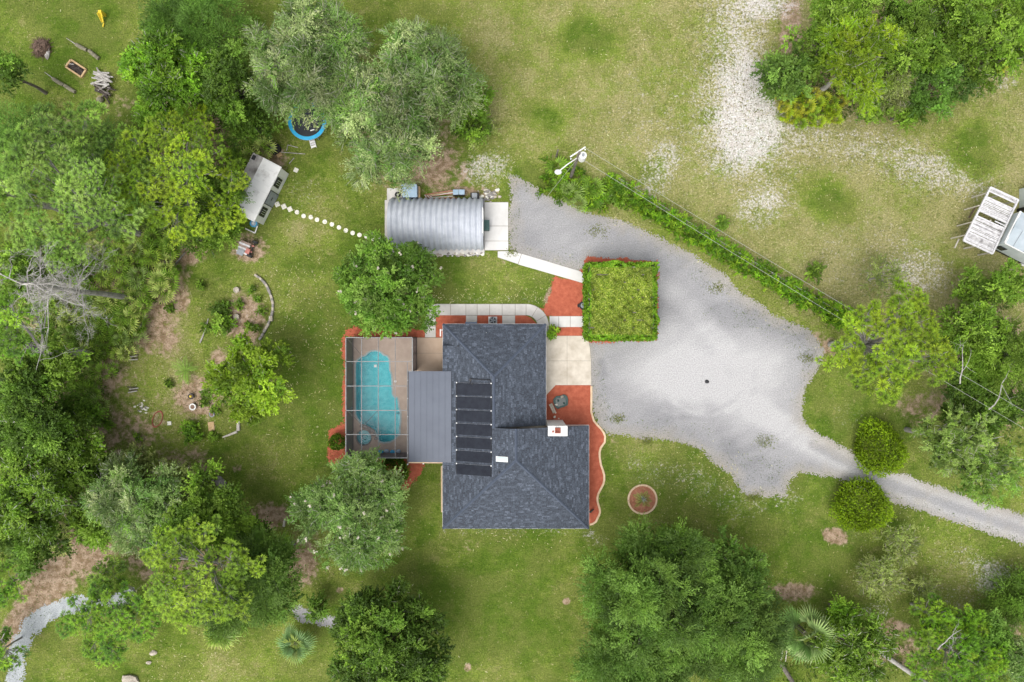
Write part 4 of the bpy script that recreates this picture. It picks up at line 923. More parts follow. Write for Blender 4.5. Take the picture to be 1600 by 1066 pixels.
tag(MB().box((X(424.5), Y(498), .2), (.34, .5, .34)).build('edging_block', STONE, bevel=.04), 'larger pale block set into the curved stone edging', 'block')
for i, (a, b, r_, m1, lb) in enumerate(((371, 453.5, .26, STONE, 'round pale planter, northern of the pair in the sandy bed'), (371, 495.5, .26, STONE, 'round pale planter, southern of the pair in the sandy bed'), (300.5, 619, .25, DARK, 'round black pot in the small sandy bed'), (303, 635.5, .3, WHITE, 'pale ringed pot south of the black pot'), (333, 647, .24, GREY, 'dull grey pot at the edge of the small sandy bed'))):
    t = thing('garden_pot', lb, 'pot', P(a, b)); MB().tube([(X(a), Y(b), 0), (X(a), Y(b), .3)], [r_ * .8, r_], 14).build('pot', STONEG if m1 is STONE else m1, t); MB().cyl((X(a), Y(b), .3), r_ * .72, .015, 14).build('soil', STONE if m1 is STONE else SOIL, t); torus(MB(), (X(a), Y(b), .3), r_, .04, 16).build('rim', m1, t)
tag(MB().blob((X(301), Y(619), .4), .12, 6, 4, .3).build('yellow_flower', YELL), 'yellow bloom in the round black pot', 'flower')
LW = pmat('bleached log', (.42, .38, .33), (.6, .56, .5), 5, .9, .4)
tag(MB().tube([(X(371.5), Y(641), .14), (X(373.5), Y(657), .15), (X(373), Y(673), .14)], [.13, .15, .17], 8).build('fallen_log', LW), 'bleached log pointing down from the yellow green tree', 'log')
tag(MB().tube([(X(371), Y(674.5), .12), (X(360), Y(679), .12), (X(349), Y(683), .1)], [.13, .1, .07], 8).build('fallen_log', LW), 'bleached log running west from the foot of the upright one', 'log')
tag(MB().tube([(X(326), Y(498), .1), (X(322), Y(515), .12), (X(313), Y(536), .1)], [.04, .06, .08], 6).build('fallen_log', DEADW), 'thin grey branch slanting over the grass west of the sandy bed', 'branch')
tag(MB().tube([(X(231), Y(492), .3), (X(221), Y(511), .15)], [.05, .09], 6).build('fallen_log', LW), 'short bleached log at the palmetto edge', 'log')
tag(MB().box((X(330.5), Y(666), .06), (.58, .86, .05), .12).build('plywood_board', WOODT), 'orange tan board lying on the ground by the small bush', 'board')
tag(MB().box((X(265), Y(661.5), .05), (.38, .36, .06), .05).build('paving_stone', SLABW), 'single white square slab in the bare western yard', 'slab')
for k, (a, b) in enumerate(((208, 600), (207, 622))):
    pl_ = thing('plank_stack', ['dark plank pile on the bare ground beside palmettos', 'grey slats lying on the grass west of the small bed'][0 if k == 0 else 1], 'planks', P(208, 597 if k == 0 else 604))
    for i in range(4): MB().box((X(208 + random.uniform(-2, 2)), Y((555 if k == 0 else 605) + i * 2.4), .08), (.9, .09, .05), R(random.uniform(-6, 10))).build('plank', DEADW if i % 2 else CHAR, pl_)
of = thing('soil_frame', 'rounded outline of orange brick dust on the grass', 'bed outline', P(246, 655))
torus(MB(), (0, 0, 0), .5, .06, 18, 5).build('edge', BRICK, of, local=True); of.scale = (.9, 1.6, 1); of.rotation_euler.z = R(-22); of.location = P(246, 655, 0.03)
lt = thing('stone_litter', 'scatter of white stones in the bare western yard', 'stones', P(222, 635))
for i in range(26): MB().blob((X(random.gauss(222, 4.5)), Y(random.gauss(637, 5)), .03), random.uniform(.04, .13), 5, 4, .3, (1.3, .8, .5)).build('stone', SLABW if i % 3 else STONEG, lt)
tp2 = thing('tarpaulin', 'crumpled dark blue tarpaulin by the trees', 'tarpaulin', P(222, 735))
for i in range(5): MB().blob((X(216 + i * 3.4), Y(735 - (i % 3) * 2), .12), .3, 9, 6, .3, (1.2, .9, .5)).build('fold', TARP, tp2)
rk = thing('boulder_group', 'grey boulders half sunk in the brown ground', 'boulders', P(345, 755))
for a, b, r_ in ((343, 751, .45), (347, 757, .5), (341, 760, .3), (332, 753, .18)): MB().blob((X(a), Y(b), .05), r_, 9, 6, .2, (1, 1, .55)).build('stone', STONEG, rk)
for a, b, c, d, lb in ((436, 860, 446, 844, 'stubby pale log in the brown clearing'), (444, 822, 446, 810, 'short upright bleached stick in the brown clearing')):
    tag(MB().tube([(X(a), Y(b), .12), (X(c), Y(d), .2)], [.13, .08], 7).build('fallen_log', LW), lb, 'log')
for i, (a, b, s, lb) in enumerate(((444, 852, .35, 'pale rock beside the stubby log'), (457, 850, .3, 'brown rock east of the stubby log'), (204, 1062, .7, 'pale rock on the lawn at the foot of the picture'), (240, 1020, .3, 'small grey rock on the lawn below the yellow pine'), (233, 1035, .22, 'smallest grey rock on the lawn below the yellow pine'))):
    tag(MB().blob((X(a), Y(b), .08), s, 9, 6, .2, (1.2, .8, .5)).build('rock', STONE if i != 1 else STONEG), lb, 'rock')

# ------------------------------------------------------------------ round the house front
acu = thing('air_conditioner', 'round black air conditioner fan on a white pad by the north wall', 'air conditioner', P(770, 501))
MB().box((X(770), Y(501), .06), (.85, .75, .12)).build('pad', WHITE, acu); MB().cyl((X(770.3), Y(501), .12), .36, .6, 18).build('casing', DARK, acu); torus(MB(), (X(770.3), Y(501), .72), .34, .03, 20).build('guard', GREY, acu)
for k in range(5): MB().beam((X(770.3), Y(501), .74), (X(770.3) + .3 * math.cos(k * 1.257), Y(501) + .3 * math.sin(k * 1.257), .74), .1, .015).build('blade', GREY, acu)
ur = thing('garden_urn', 'dark round urn with grey basin beside the vine carport', 'urn', P(910, 478))
MB().cyl((X(910.5), Y(478), 0), .3, .25, 14).build('foot', DARK, ur); MB().tube([(X(910.5), Y(478), .25), (X(910.5), Y(478), .55)], [.25, .42], 16).build('bowl', DARK, ur); MB().cyl((X(910.5), Y(478), .55), .26, .02, 14).build('basin', GREY, ur)
MB().blob((X(905), Y(477.5), .15), .2, 7, 5, .3).build('foot_stone', DARK, ur)
pd = thing('garden_pond', 'dark green moulded pond liner set in red mulch by the chimney', 'pond', P(874, 628))
q = zp([(112, 170), (112, 150), (130, 132), (158, 130), (180, 120), (200, 130), (207, 150), (205, 188), (180, 200), (160, 205), (140, 214), (122, 200), (118, 185)], 4.44, 840, 590)
MB().prism(P2(q), .02, .16).build('liner', GREENP, pd); MB().strip(P2(q), .1, .05, .22, True).build('rim', GREENP, pd)
qi = [((a - 876) * .75 + 876, (b - 628) * .75 + 628) for a, b in q]; MB().prism(P2(qi), .1, .18).build('water', glassy('pond water', (.01, .03, .03), .05), pd)
for k, (a, b) in enumerate(((881, 630), (869, 632), (878, 620), (872, 626))): MB().blob((X(a), Y(b), .22), .13, 6, 4, .3).build('stone', (GREENP, SLABW, STONE, GREENP)[k], pd)
bc = thing('garden_bench', 'small pinkish bench standing by the dark green pond', 'bench', P(863, 637))
for s in (-.09, .09):
    c = rot(863, 637.5, s, 0, R(25)); MB().box((*c, .42), (.16, .95, .05), R(25)).build('seat', STONE, bc)
for s in (-.35, .35): c = rot(863, 637.5, 0, s, R(25)); MB().box((*c, .2), (.28, .08, .4), R(25)).build('leg', STONE, bc)
for k, (a, b, r_) in enumerate(((866.5, 651.5, .13), (868, 645, .08), (873, 654, .07))): tag(MB().blob((X(a), Y(b), .08), r_, 7, 5, .2).build('garden_stone', SLABW), ['white stone in red mulch north of the chimney', 'small stone between the bench and the chimney', 'tiny stone in red mulch nearest the chimney'][k], 'stone')
tag(MB().tube([(X(922), Y(800), .05), (X(927), Y(794), .5)], [.12, .05], 6).build('dead_shrub_stump', CHAR), 'dark stump in the mulch at the south-east house corner', 'stump')
tag(MB().blob((X(1104.5), Y(596.5), .02), .22, 9, 5, .15, (1, 1, .4)).build('manhole_lid', DARK), 'dark round spot of stone out on the gravel drive', 'stone')

# ------------------------------------------------------------------ utility pole, wires, hedge fence
up = thing('utility_pole', 'tall wooden utility pole with white transformer and street lamp arm', 'utility pole', P(891, 279))
bx, by = X(891), Y(279); HT = 9.2
MB().tube([(bx, by, 0), (bx, by, HT)], [.17, .11], 10).build('pole', BARK, up)
MB().cyl((bx + .35, by - .1, 7.6), .32, 1.1, 16).build('transformer', WHITE, up); MB().cyl((bx + .35, by - .1, 8.7), .12, .22, 10).build('bushing', GREY, up)
MB().beam((bx - .75, by - .25, HT - .5), (bx + .55, by + .6, HT - .5), .1, .12).build('crossarm', WHITE, up)
for t in (-.7, 0, .5): MB().cyl((bx + t, by + t * .65, HT - .44), .05, .18, 8).build('insulator', WHITE, up)
lp = (X(874, 7.4), Y(267, 7.4), 7.4); la = MB().tube([(bx, by, 7.6), ((bx + lp[0]) / 2, (by + lp[1]) / 2, 7.75), lp], .05, 6).build('lamp_arm', WHITE, up)
MB().blob((lp[0] - .1, lp[1] - .1, lp[2]), .3, 10, 7, 0, (1.1, .8, .5)).build('lamp_head', WHITE, la, smooth=True)
pe = (X(1730, 8.2), Y(733, 8.2)); p2 = thing('utility_pole', 'far utility pole standing beyond the eastern trees', 'utility pole', (pe[0], pe[1], 0)); MB().tube([(pe[0], pe[1], 0), (pe[0], pe[1], 9)], [.17, .11], 10).build('pole', BARK, p2)
WIRE = glassy('aluminium wire', (.36, .36, .33), .5)
for k, (s, e) in enumerate((((bx + .45, by + .5, HT - .3), (pe[0] + .4, pe[1] + .5, 8.6)), ((bx + .1, by - .1, HT - 1.2), (pe[0] - .2, pe[1] - .4, 7.6)))):
    s, e = Vector(s), Vector(e); pth = [s.lerp(e, i / 24) - Vector((0, 0, 1.3 * 4 * (i / 24) * (1 - i / 24) * .6)) for i in range(25)]
    tag(MB().tube(pth, .013, 5).build('power_line', WIRE), ['upper overhead wire running from the lamp pole south-east', 'lower overhead wire running from the transformer south-east'][k], 'power line', 'overhead wires')
tag(MB().tube([(bx, by, 7.2), (X(851), Y(312), 0)], .015, 5).build('guy_wire', WIRE), 'thin stay wire from the lamp pole down into the shrubs', 'guy wire')
tag(MB().tube([(X(869), Y(246), 0), (X(869), Y(246), 2.6)], [.1, .08], 8).build('fence_post', BARK), 'short dark post west of the lamp pole', 'post')
wf = thing('wire_fence', 'low wire fence along the north side of the vine hedge', 'fence', P(1130, 380))
fpts = [(965, 283), (1010, 312), (1055, 340), (1100, 367), (1150, 398), (1200, 428), (1250, 457), (1300, 486)]
for a in fpts: MB().tube([(X(a[0]), Y(a[1]), 0), (X(a[0]), Y(a[1]), 1.2)], .045, 6).build('post', BARKG, wf)
for z in (.4, .8, 1.15): MB().tube([(X(a[0]), Y(a[1]), z) for a in fpts], .012, 4).build('wire', WIRE, wf)

# ------------------------------------------------------------------ neighbour's deck and mobile home at the east edge
def z1(p): return (1470 + p[0] / 6.66, 270 + p[1] / 6.66)
zd = 2.1
dk = thing('wooden_pergola', 'bleached timber pergola with gaps of missing boards beside a mobile home', 'pergola', P(1547, 345))
cA, cB, cC, cD = [Vector((X(z1(p)[0], zd), Y(z1(p)[1], zd))) for p in ((515, 152), (805, 285), (537, 845), (234, 705))]
def dp(u, v): return (cA * (1 - u) + cB * u) * (1 - v) + (cD * (1 - u) + cC * u) * v
NB = 38; BWD = pmat('silvered board', (.2, .19, .19), (.55, .54, .54), 2.5, .85, .3, detail=10)
for i in range(NB):
    v0 = i / NB; v1 = (i + random.choice((.6, .72, .86, .9))) / NB
    if .055 < v0 < .15: continue
    u0, u1 = .02, .98
    if .43 < v0 < .53: u0, u1 = .62, .98
    if .43 < v0 < .53 and i % 2: continue
    q = [dp(u0, v0), dp(u1, v0), dp(u1, v1), dp(u0, v1)]; zq = zd + random.choice((0, .01, .02))
    MB().prism([(a.x, a.y) for a in q], zq - .04, zq).build('board', random.choice((WOOD, WOOD, WOOD, BWD)), dk)
for u in (.0, .985):
    a, b = dp(u, 0), dp(u, 1); MB().beam((a.x, a.y, zd + .03), (b.x, b.y, zd + .03), .16, .16).build('side_rail', WOOD, dk)
for v in (.0, .43, .535, 1.0):
    a, b = dp(0, v), dp(1, v); MB().beam((a.x, a.y, zd + .02), (b.x, b.y, zd + .02), .14, .14).build('joist', WOOD, dk)
for u in (.5, 1):
    for v in (0, .5, .97):
        a = dp(u, v); MB().box((a.x, a.y, zd / 2 - .02), (.12, .12, zd - .06)).build('post', LW, dk)
for a, b in (((475, 212), (398, 342)), ((320, 515), (252, 650))):
    for q in (a, b):
        A = z1(q); g0 = (X(A[0], zd), Y(A[1], zd)); MB().beam((g0[0], g0[1], 0), (g0[0], g0[1], zd), .1, .1).build('leg', LW, dk)
for i, (a, b) in enumerate((((185, 690), (140, 785)), ((360, 350), (290, 470)))):
    A, B = z1(a), z1(b); tag(MB().beam((X(A[0]), Y(A[1]), .05), (X(B[0]), Y(B[1]), .06), .12, .08).build('loose_timber', BRUSH if i else LW), ['loose bleached timber lying on the grass south-west of the pergola', 'dull brown timber lying beside the pergola'][i], 'timber')
mh = thing('mobile_home', 'pale grey mobile home with white roof trim at the east edge', 'mobile home', P(1590, 370))
A, B, Cc = [Vector((X(q[0], 2.9), Y(q[1], 2.9))) for q in ((1570.6, 379.8), (1595, 331), (1600, 395))]
vl = (Cc - A).normalized(); vb = (B - A); hm = 2.9
def mp(u, v, z): q = A + vb * v + vl * u; return (q.x, q.y, z)
SID = pmat('pale siding', (.42, .47, .47), (.52, .56, .56), 1.2, .6); MROOF = pmat('grey mobile home roof', (.3, .35, .38), (.38, .43, .46), 1, .6)
MB().add([mp(0, 0, .8), mp(9, 0, .8), mp(9, 1, .8), mp(0, 1, .8), mp(0, 0, hm), mp(9, 0, hm), mp(9, 1, hm), mp(0, 1, hm)], [(0, 1, 5, 4), (1, 2, 6, 5), (2, 3, 7, 6), (3, 0, 4, 7)]).build('wall', SID, mh)
MB().add([mp(-.05, -.01, hm), mp(9, -.01, hm), mp(9, 1.01, hm), mp(-.05, 1.01, hm), mp(-.05, .5, hm + .25), mp(9, .5, hm + .25)], [(0, 1, 5, 4), (4, 5, 2, 3), (0, 4, 3), (1, 2, 5)]).build('roof', MROOF, mh)
MB().beam(mp(-.06, 0, hm + .04), mp(-.06, 1, hm + .04), .16, .12).build('roof_trim', WHITE, mh)
MB().beam(mp(0, -.01, hm), mp(9, -.01, hm), .08, .1).build('roof_trim', WHITE, mh)
for i in range(7): MB().beam(mp(0.8 + i * 1.1, 0.01, hm + .03), mp(.8 + i * 1.1, .5, hm + .28), .04, .03).build('seam', GREY, mh)
MB().cyl(mp(1.9, .62, hm + .1), .2, .25, 12).build('roof_vent', DARK, mh)
ww = MB().beam(mp(.25, -.01, 1.6), mp(1.0, -.01, 1.6), .05, .8).build('window', DARK, mh)
MB().beam(mp(.3, -.02, 1.6), mp(.95, -.02, 1.6), .04, .7).build('pane', WINDOW, ww)
MB().beam(mp(.3, .08, .4), mp(9, .08, .4), .06, .78).build('skirting', DARK, mh); MB().beam(mp(.3, .08, .4), mp(.3, .92, .4), .06, .78).build('skirting', DARK, mh)
ms = thing('garden_shed', 'corner of a white shed north of the mobile home', 'shed', P(1602, 312))
MB().box((X(1602), Y(311), 1.1), (1.2, 1.9, 2.2)).build('wall', SID, ms); MB().box((X(1602), Y(311), 2.25), (1.3, 2.0, .1)).build('roof', WHITE, ms); MB().box((X(1598), Y(329), .5), (1.2, .3, 1)).build('step', DARK, ms)
jk = thing('scrap_heap', 'tangle of white pipes and boards below the mobile home', 'scrap', P(1593, 405))
for i in range(12):
    A = (random.uniform(1584, 1600), random.uniform(398, 412)); a = random.uniform(0, 3.1); MB().beam((X(A[0]), Y(A[1]), .1 + .3 * random.random()), (X(A[0]) + .6 * math.cos(a), Y(A[1]) + .6 * math.sin(a), .1), .06, .06).build('pipe', WHITE if i % 3 else CHAR, jk)
MB().box((X(1598), Y(411), .1), (.5, .6, .1), .4).build('board', WHITE, jk)
# loose boards by the fan palm, south-east
for k, (a, b, c, d) in enumerate(((1222, 1013, 1219, 1030), (1228, 1016, 1226, 1032), (1228, 957, 1238, 957))):
    tag(MB().beam((X(a), Y(b), .2), (X(c), Y(d), .2), .09, .06).build('loose_board', LW), ['pale board standing beside the fan palm, western of two', 'pale board standing beside the fan palm, eastern of two', 'pale board lying level above the fan palm'][k], 'board')
# ------------------------------------------------------------------ vegetation builders
def unit(a): return a / (np.linalg.norm(a, axis=-1, keepdims=True) + 1e-9)
def rdir(n, zmin=-1.0):
    z = rng.uniform(zmin, 1, n); a = rng.uniform(0, 2 * np.pi, n); s = np.sqrt(1 - z * z)
    return np.stack([s * np.cos(a), s * np.sin(a), z], 1)
def leaves(c, d, l, wd, up=.6):
    """one folded blade per row: centre, direction, length, width -> (N,4,3)"""
    n = len(c); nr = unit(rdir(n) * (1 - up) + np.array([0, 0, 1.]) * up); s = unit(np.cross(d, nr))
    l = np.broadcast_to(np.asarray(l).reshape(-1, 1), (n, 1)); wd = np.broadcast_to(np.asarray(wd).reshape(-1, 1), (n, 1))
    return np.stack([c - d * l / 2, c + s * wd / 2 - nr * wd * .1 + d * l * .08, c + d * l / 2, c - s * wd / 2 - nr * wd * .1 + d * l * .08], 1)
def palette(n, cols, var=.18):
    cols = np.array(cols) * [1.0, 1.03, .72]; k = rng.randint(0, len(cols), n); k2 = rng.randint(0, len(cols), n); t = rng.rand(n, 1) * .5
    return (cols[k] * (1 - t) + cols[k2] * t) * (1 + rng.uniform(-var, var, (n, 1)))
PAL = {
 'grey_oak': [(.13, .2, .08), (.18, .235, .115), (.09, .165, .05), (.25, .28, .18), (.11, .19, .045)],
 'green_oak': [(.085, .17, .024), (.12, .21, .035), (.065, .135, .02), (.15, .23, .06)],
 'silver_oak': [(.10, .18, .05), (.15, .22, .085), (.08, .15, .035), (.18, .24, .11)],
 'dark': [(.06, .115, .016), (.085, .155, .024), (.12, .195, .035), (.05, .09, .018)],
 'mid': [(.09, .165, .018), (.13, .21, .028), (.065, .12, .016), (.165, .25, .045)],
 'bright': [(.10, .2, .018), (.13, .25, .022), (.08, .16, .02), (.17, .28, .03)],
 'yellow': [(.165, .25, .02), (.14, .22, .018), (.21, .29, .035), (.10, .175, .02)],
 'pine': [(.13, .21, .014), (.17, .25, .018), (.10, .17, .014), (.21, .28, .02)],
 'pine_green': [(.08, .18, .014), (.12, .23, .02), (.06, .14, .014), (.15, .25, .02)],
 'pine_soft': [(.12, .21, .04), (.16, .25, .05), (.09, .165, .035), (.19, .27, .08)],
 'sand_pine': [(.13, .2, .045), (.17, .24, .06), (.09, .15, .04), (.21, .27, .11)],
 'cedar': [(.08, .15, .028), (.12, .2, .04), (.055, .11, .02), (.14, .23, .06)],
 'willow': [(.08, .16, .03), (.10, .19, .035), (.07, .13, .03)],
 'shrub': [(.12, .19, .006), (.16, .23, .008), (.09, .15, .006)],
 'scrub': [(.2, .25, .09), (.25, .28, .12), (.15, .2, .06)],
 'palmetto': [(.10, .2, .02), (.14, .25, .04), (.07, .15, .015), (.2, .27, .06)],
 'gold': [(.2, .27, .012), (.3, .3, .015), (.13, .2, .012), (.33, .23, .03)],
 'vine': [(.13, .19, .015), (.21, .26, .035), (.08, .14, .012), (.30, .33, .10)],
 'hedge': [(.08, .18, .01), (.12, .23, .012), (.06, .13, .01), (.16, .24, .02)],
}
def lobes_of(cx, cy, Rw, z0, z1, n, flat=.55):
    out = []; n = int(n * 1.15)
    for i in range(n):
        r = Rw * math.sqrt((i + .4) / n) * .9; a = i * 2.399 + rng.uniform(-.6, .6); r *= rng.uniform(.78, 1.12)
        rl = Rw * 1.32 / math.sqrt(n) * rng.uniform(.75, 1.3) * (1 if n > 6 else 1.1)
        z = z0 + (z1 - z0) * (1 - .7 * (r / Rw) ** 2) * rng.uniform(.55, 1.05) - rl * flat * .6
        r = min(r, Rw * 1.02 - rl * .95); out.append((cx + r * math.cos(a), cy + r * math.sin(a), max(z, rl * .3), rl))
    return out
def limbs(mb, base, lobes, zf, r0):
    b = Vector(base); fork = Vector((base[0], base[1], zf)); mb.tube([b, (b + fork) / 2 + Vector((random.uniform(-.1, .1), random.uniform(-.1, .1), 0)), fork], [r0, r0 * .82, r0 * .7], 8)
    for (x, y, z, rl) in lobes:
        e = Vector((x, y, z)); m = fork.lerp(e, .5) + Vector((random.uniform(-.3, .3), random.uniform(-.3, .3), .12 * rl))
        mb.tube([fork, m, e], [r0 * .32, r0 * .2, r0 * .07], 5, False)
        for _ in range(4):
            t = e + Vector((random.uniform(-1, 1), random.uniform(-1, 1), random.uniform(.1, .8))) * rl * .75
            mb.tube([m.lerp(e, random.uniform(.3, 1)), t], [r0 * .12, r0 * .03], 4, False)
def clumps_of(lobes, flat, per=5.0, rs=(.3, .46), zmin=-.2):
    """smaller rounded clumps standing off each lobe, with hollows between them"""
    out = []
    for (x, y, z, r) in lobes:
        tone = rng.uniform(.6, 1.35)
        n = max(5, int(per * r * r * 1.2)) if r < 1.6 else max(8, int(per * 2.2 * r)); dv = rdir(n, zmin)
        for q in dv:
            k = rng.uniform(*rs) * min(r, 1.9); d_ = rng.uniform(.6, 1.0) * r; out.append((x + q[0] * d_, y + q[1] * d_, z + q[2] * d_ * flat * 1.15, k, q[0], q[1], q[2], tone))
    return np.array(out)
def spray_crown(lobes, pal, dens=11, slen=.8, leaf=(.2, .11), per=14, flat=.55, droop=.25, twig=(.0, None), flowers=0, lie=.45, core=1.0, gain=1.6, cvar=.22):
    V = []; K = []; pal = [tuple(c * gain for c in q) for q in pal]
    CL = clumps_of(lobes, flat); R_ = CL[:, 3]
    cnt = np.maximum(4, (dens * math.pi * R_ ** 2 * 1.25).astype(int)); ci = np.repeat(np.arange(len(CL)), cnt); n = len(ci)
    ccol = (palette(len(CL), pal, cvar) * CL[:, 7:8])[ci]; c0 = CL[ci]; out = c0[:, 4:7]
    dv = unit(rdir(n, -.3) + out * .35 + [0, 0, .25]); o = c0[:, :3] + dv * (rng.uniform(.45, 1.0, (n, 1)) * c0[:, 3:4]) * np.array([1, 1, .75])
    D = unit(dv * np.array([1, 1, .45]) + out * .45 * [1, 1, .2] + rdir(n) * .4); sl = slen * rng.uniform(.6, 1.25, (n, 1))
    t = np.tile(np.linspace(-.25, 1, per)[None], (n, 1)) + rng.uniform(-.04, .04, (n, per))
    p = o[:, None] + D[:, None] * (t * sl)[..., None] * .8 - np.array([0, 0, 1.]) * (droop * (t ** 2) * sl)[..., None] + rng.normal(0, .07, (n, per, 3)) * (slen / .8)
    d = unit(D[:, None] * (1 - lie) + rdir(n * per).reshape(n, per, 3) * lie)
    V.append(leaves(p.reshape(-1, 3), d.reshape(-1, 3), leaf[0] * rng.uniform(.7, 1.3, n * per), leaf[1] * rng.uniform(.7, 1.3, n * per)))
    sc_ = ccol * rng.uniform(.8, 1.2, (n, 1)); lc = np.repeat(sc_, per, 0) * rng.uniform(.82, 1.18, (n * per, 1)); K.append(np.repeat(lc, 4, 0))
    if twig[0]:
        m_ = rng.rand(n) < twig[0]; a = o[m_] - D[m_] * sl[m_] * .3; dd = unit(D[m_] + rdir(int(m_.sum())) * .3)
        c = a + dd * sl[m_] * .6 + [0, 0, .06]; V.append(leaves(c, dd, np.full(len(c), 1.1 * slen), .045, .9)); K.append(np.repeat(np.tile(np.array(twig[1]), (len(c), 1)) * rng.uniform(.7, 1.2, (len(c), 1)), 4, 0))
    if flowers:
        k_ = rng.rand(len(CL)) < min(1, flowers * .12); c = CL[k_][:, :3] + CL[k_][:, 4:7] * CL[k_][:, 3:4] + [0, 0, .3]
        for q in range(4): V.append(leaves(c + rng.normal(0, .07, c.shape), rdir(len(c)), .24, .2, .8)); K.append(np.repeat(np.tile([.6, .55, .45], (len(c), 1)), 4, 0))
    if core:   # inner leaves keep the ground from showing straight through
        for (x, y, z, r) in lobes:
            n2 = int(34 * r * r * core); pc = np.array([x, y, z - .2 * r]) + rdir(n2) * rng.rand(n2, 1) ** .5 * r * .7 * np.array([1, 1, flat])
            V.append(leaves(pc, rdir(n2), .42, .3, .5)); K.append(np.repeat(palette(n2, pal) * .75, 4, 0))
    return np.concatenate([v.reshape(-1, 3) for v in V]), np.concatenate(K)
def pine_crown(lobes, pal, dens=3.2, blade=.40, nb=44, flat=.5, wd=.06, tsize=1.0, gain=1.6):
    pal = [tuple(c * gain for c in q) for q in pal]
    CL = clumps_of(lobes, flat, 4.6, (.36, .62), -.05); cnt = np.maximum(2, (dens * 2.6 * CL[:, 3] ** 1.6 + 1).astype(int)); ci = np.repeat(np.arange(len(CL)), cnt); n = len(ci)
    dv = rdir(n, -.1); T = CL[ci, :3] + dv * CL[ci, 3:4] * rng.uniform(.5, 1.1, (n, 1)) * [1, 1, .6]; A = unit(dv * [1, 1, .3] * .22 + CL[ci, 4:7] * .2 + [0, 0, 1.] + rdir(n) * .12)
    o_ = np.argsort(-T[:, 2]); key = np.floor(T[:, 0] / .52).astype(int) * 100003 + np.floor(T[:, 1] / .52).astype(int)
    _, fi = np.unique(key[o_], return_index=True); keep = np.zeros(len(T), bool); keep[o_[fi]] = True; keep |= rng.rand(len(T)) < .05
    T = T[keep]; A = A[keep]; ci = ci[keep]; n = len(T)
    ref = unit(np.cross(A, rdir(n))); b2 = np.cross(A, ref)
    ph = rng.uniform(0, 2 * np.pi, (n, nb)); el = rng.uniform(-.15, .45, (n, nb))
    d = ref[:, None] * (np.cos(ph) * np.cos(el))[..., None] + b2[:, None] * (np.sin(ph) * np.cos(el))[..., None] + A[:, None] * np.sin(el)[..., None]
    L_ = blade * rng.uniform(.75, 1.15, (n, nb, 1)) * rng.uniform(.75, 1.25, (n, 1, 1)) * tsize
    s = unit(np.cross(d, A[:, None] + rdir(n * nb).reshape(n, nb, 3) * .3)) * wd / 2
    o = T[:, None] + d * .06; tip = o + d * L_
    V = np.stack([o - s * .5, o + d * L_ * .6 + s, tip, o + d * L_ * .6 - s], 2)
    cc = ((palette(len(CL), pal, .12) * (.4 + .6 * CL[:, 7:8]))[ci] * rng.uniform(.85, 1.15, (n, 1)))[:, None, None] * rng.uniform(.88, 1.12, (n, nb, 1, 1)) * np.array([.08, .85, 1.6, .85])[None, None, :, None]  # puff centre shade painted into the colour: needle bases near black, tips lightened
    return V.reshape(-1, 3), np.broadcast_to(cc, V.shape).reshape(-1, 3), T
def addcrown(name, V, K, root):
    return link_mesh(name, np_mesh(name, V, 4, LEAF, col=K), root)

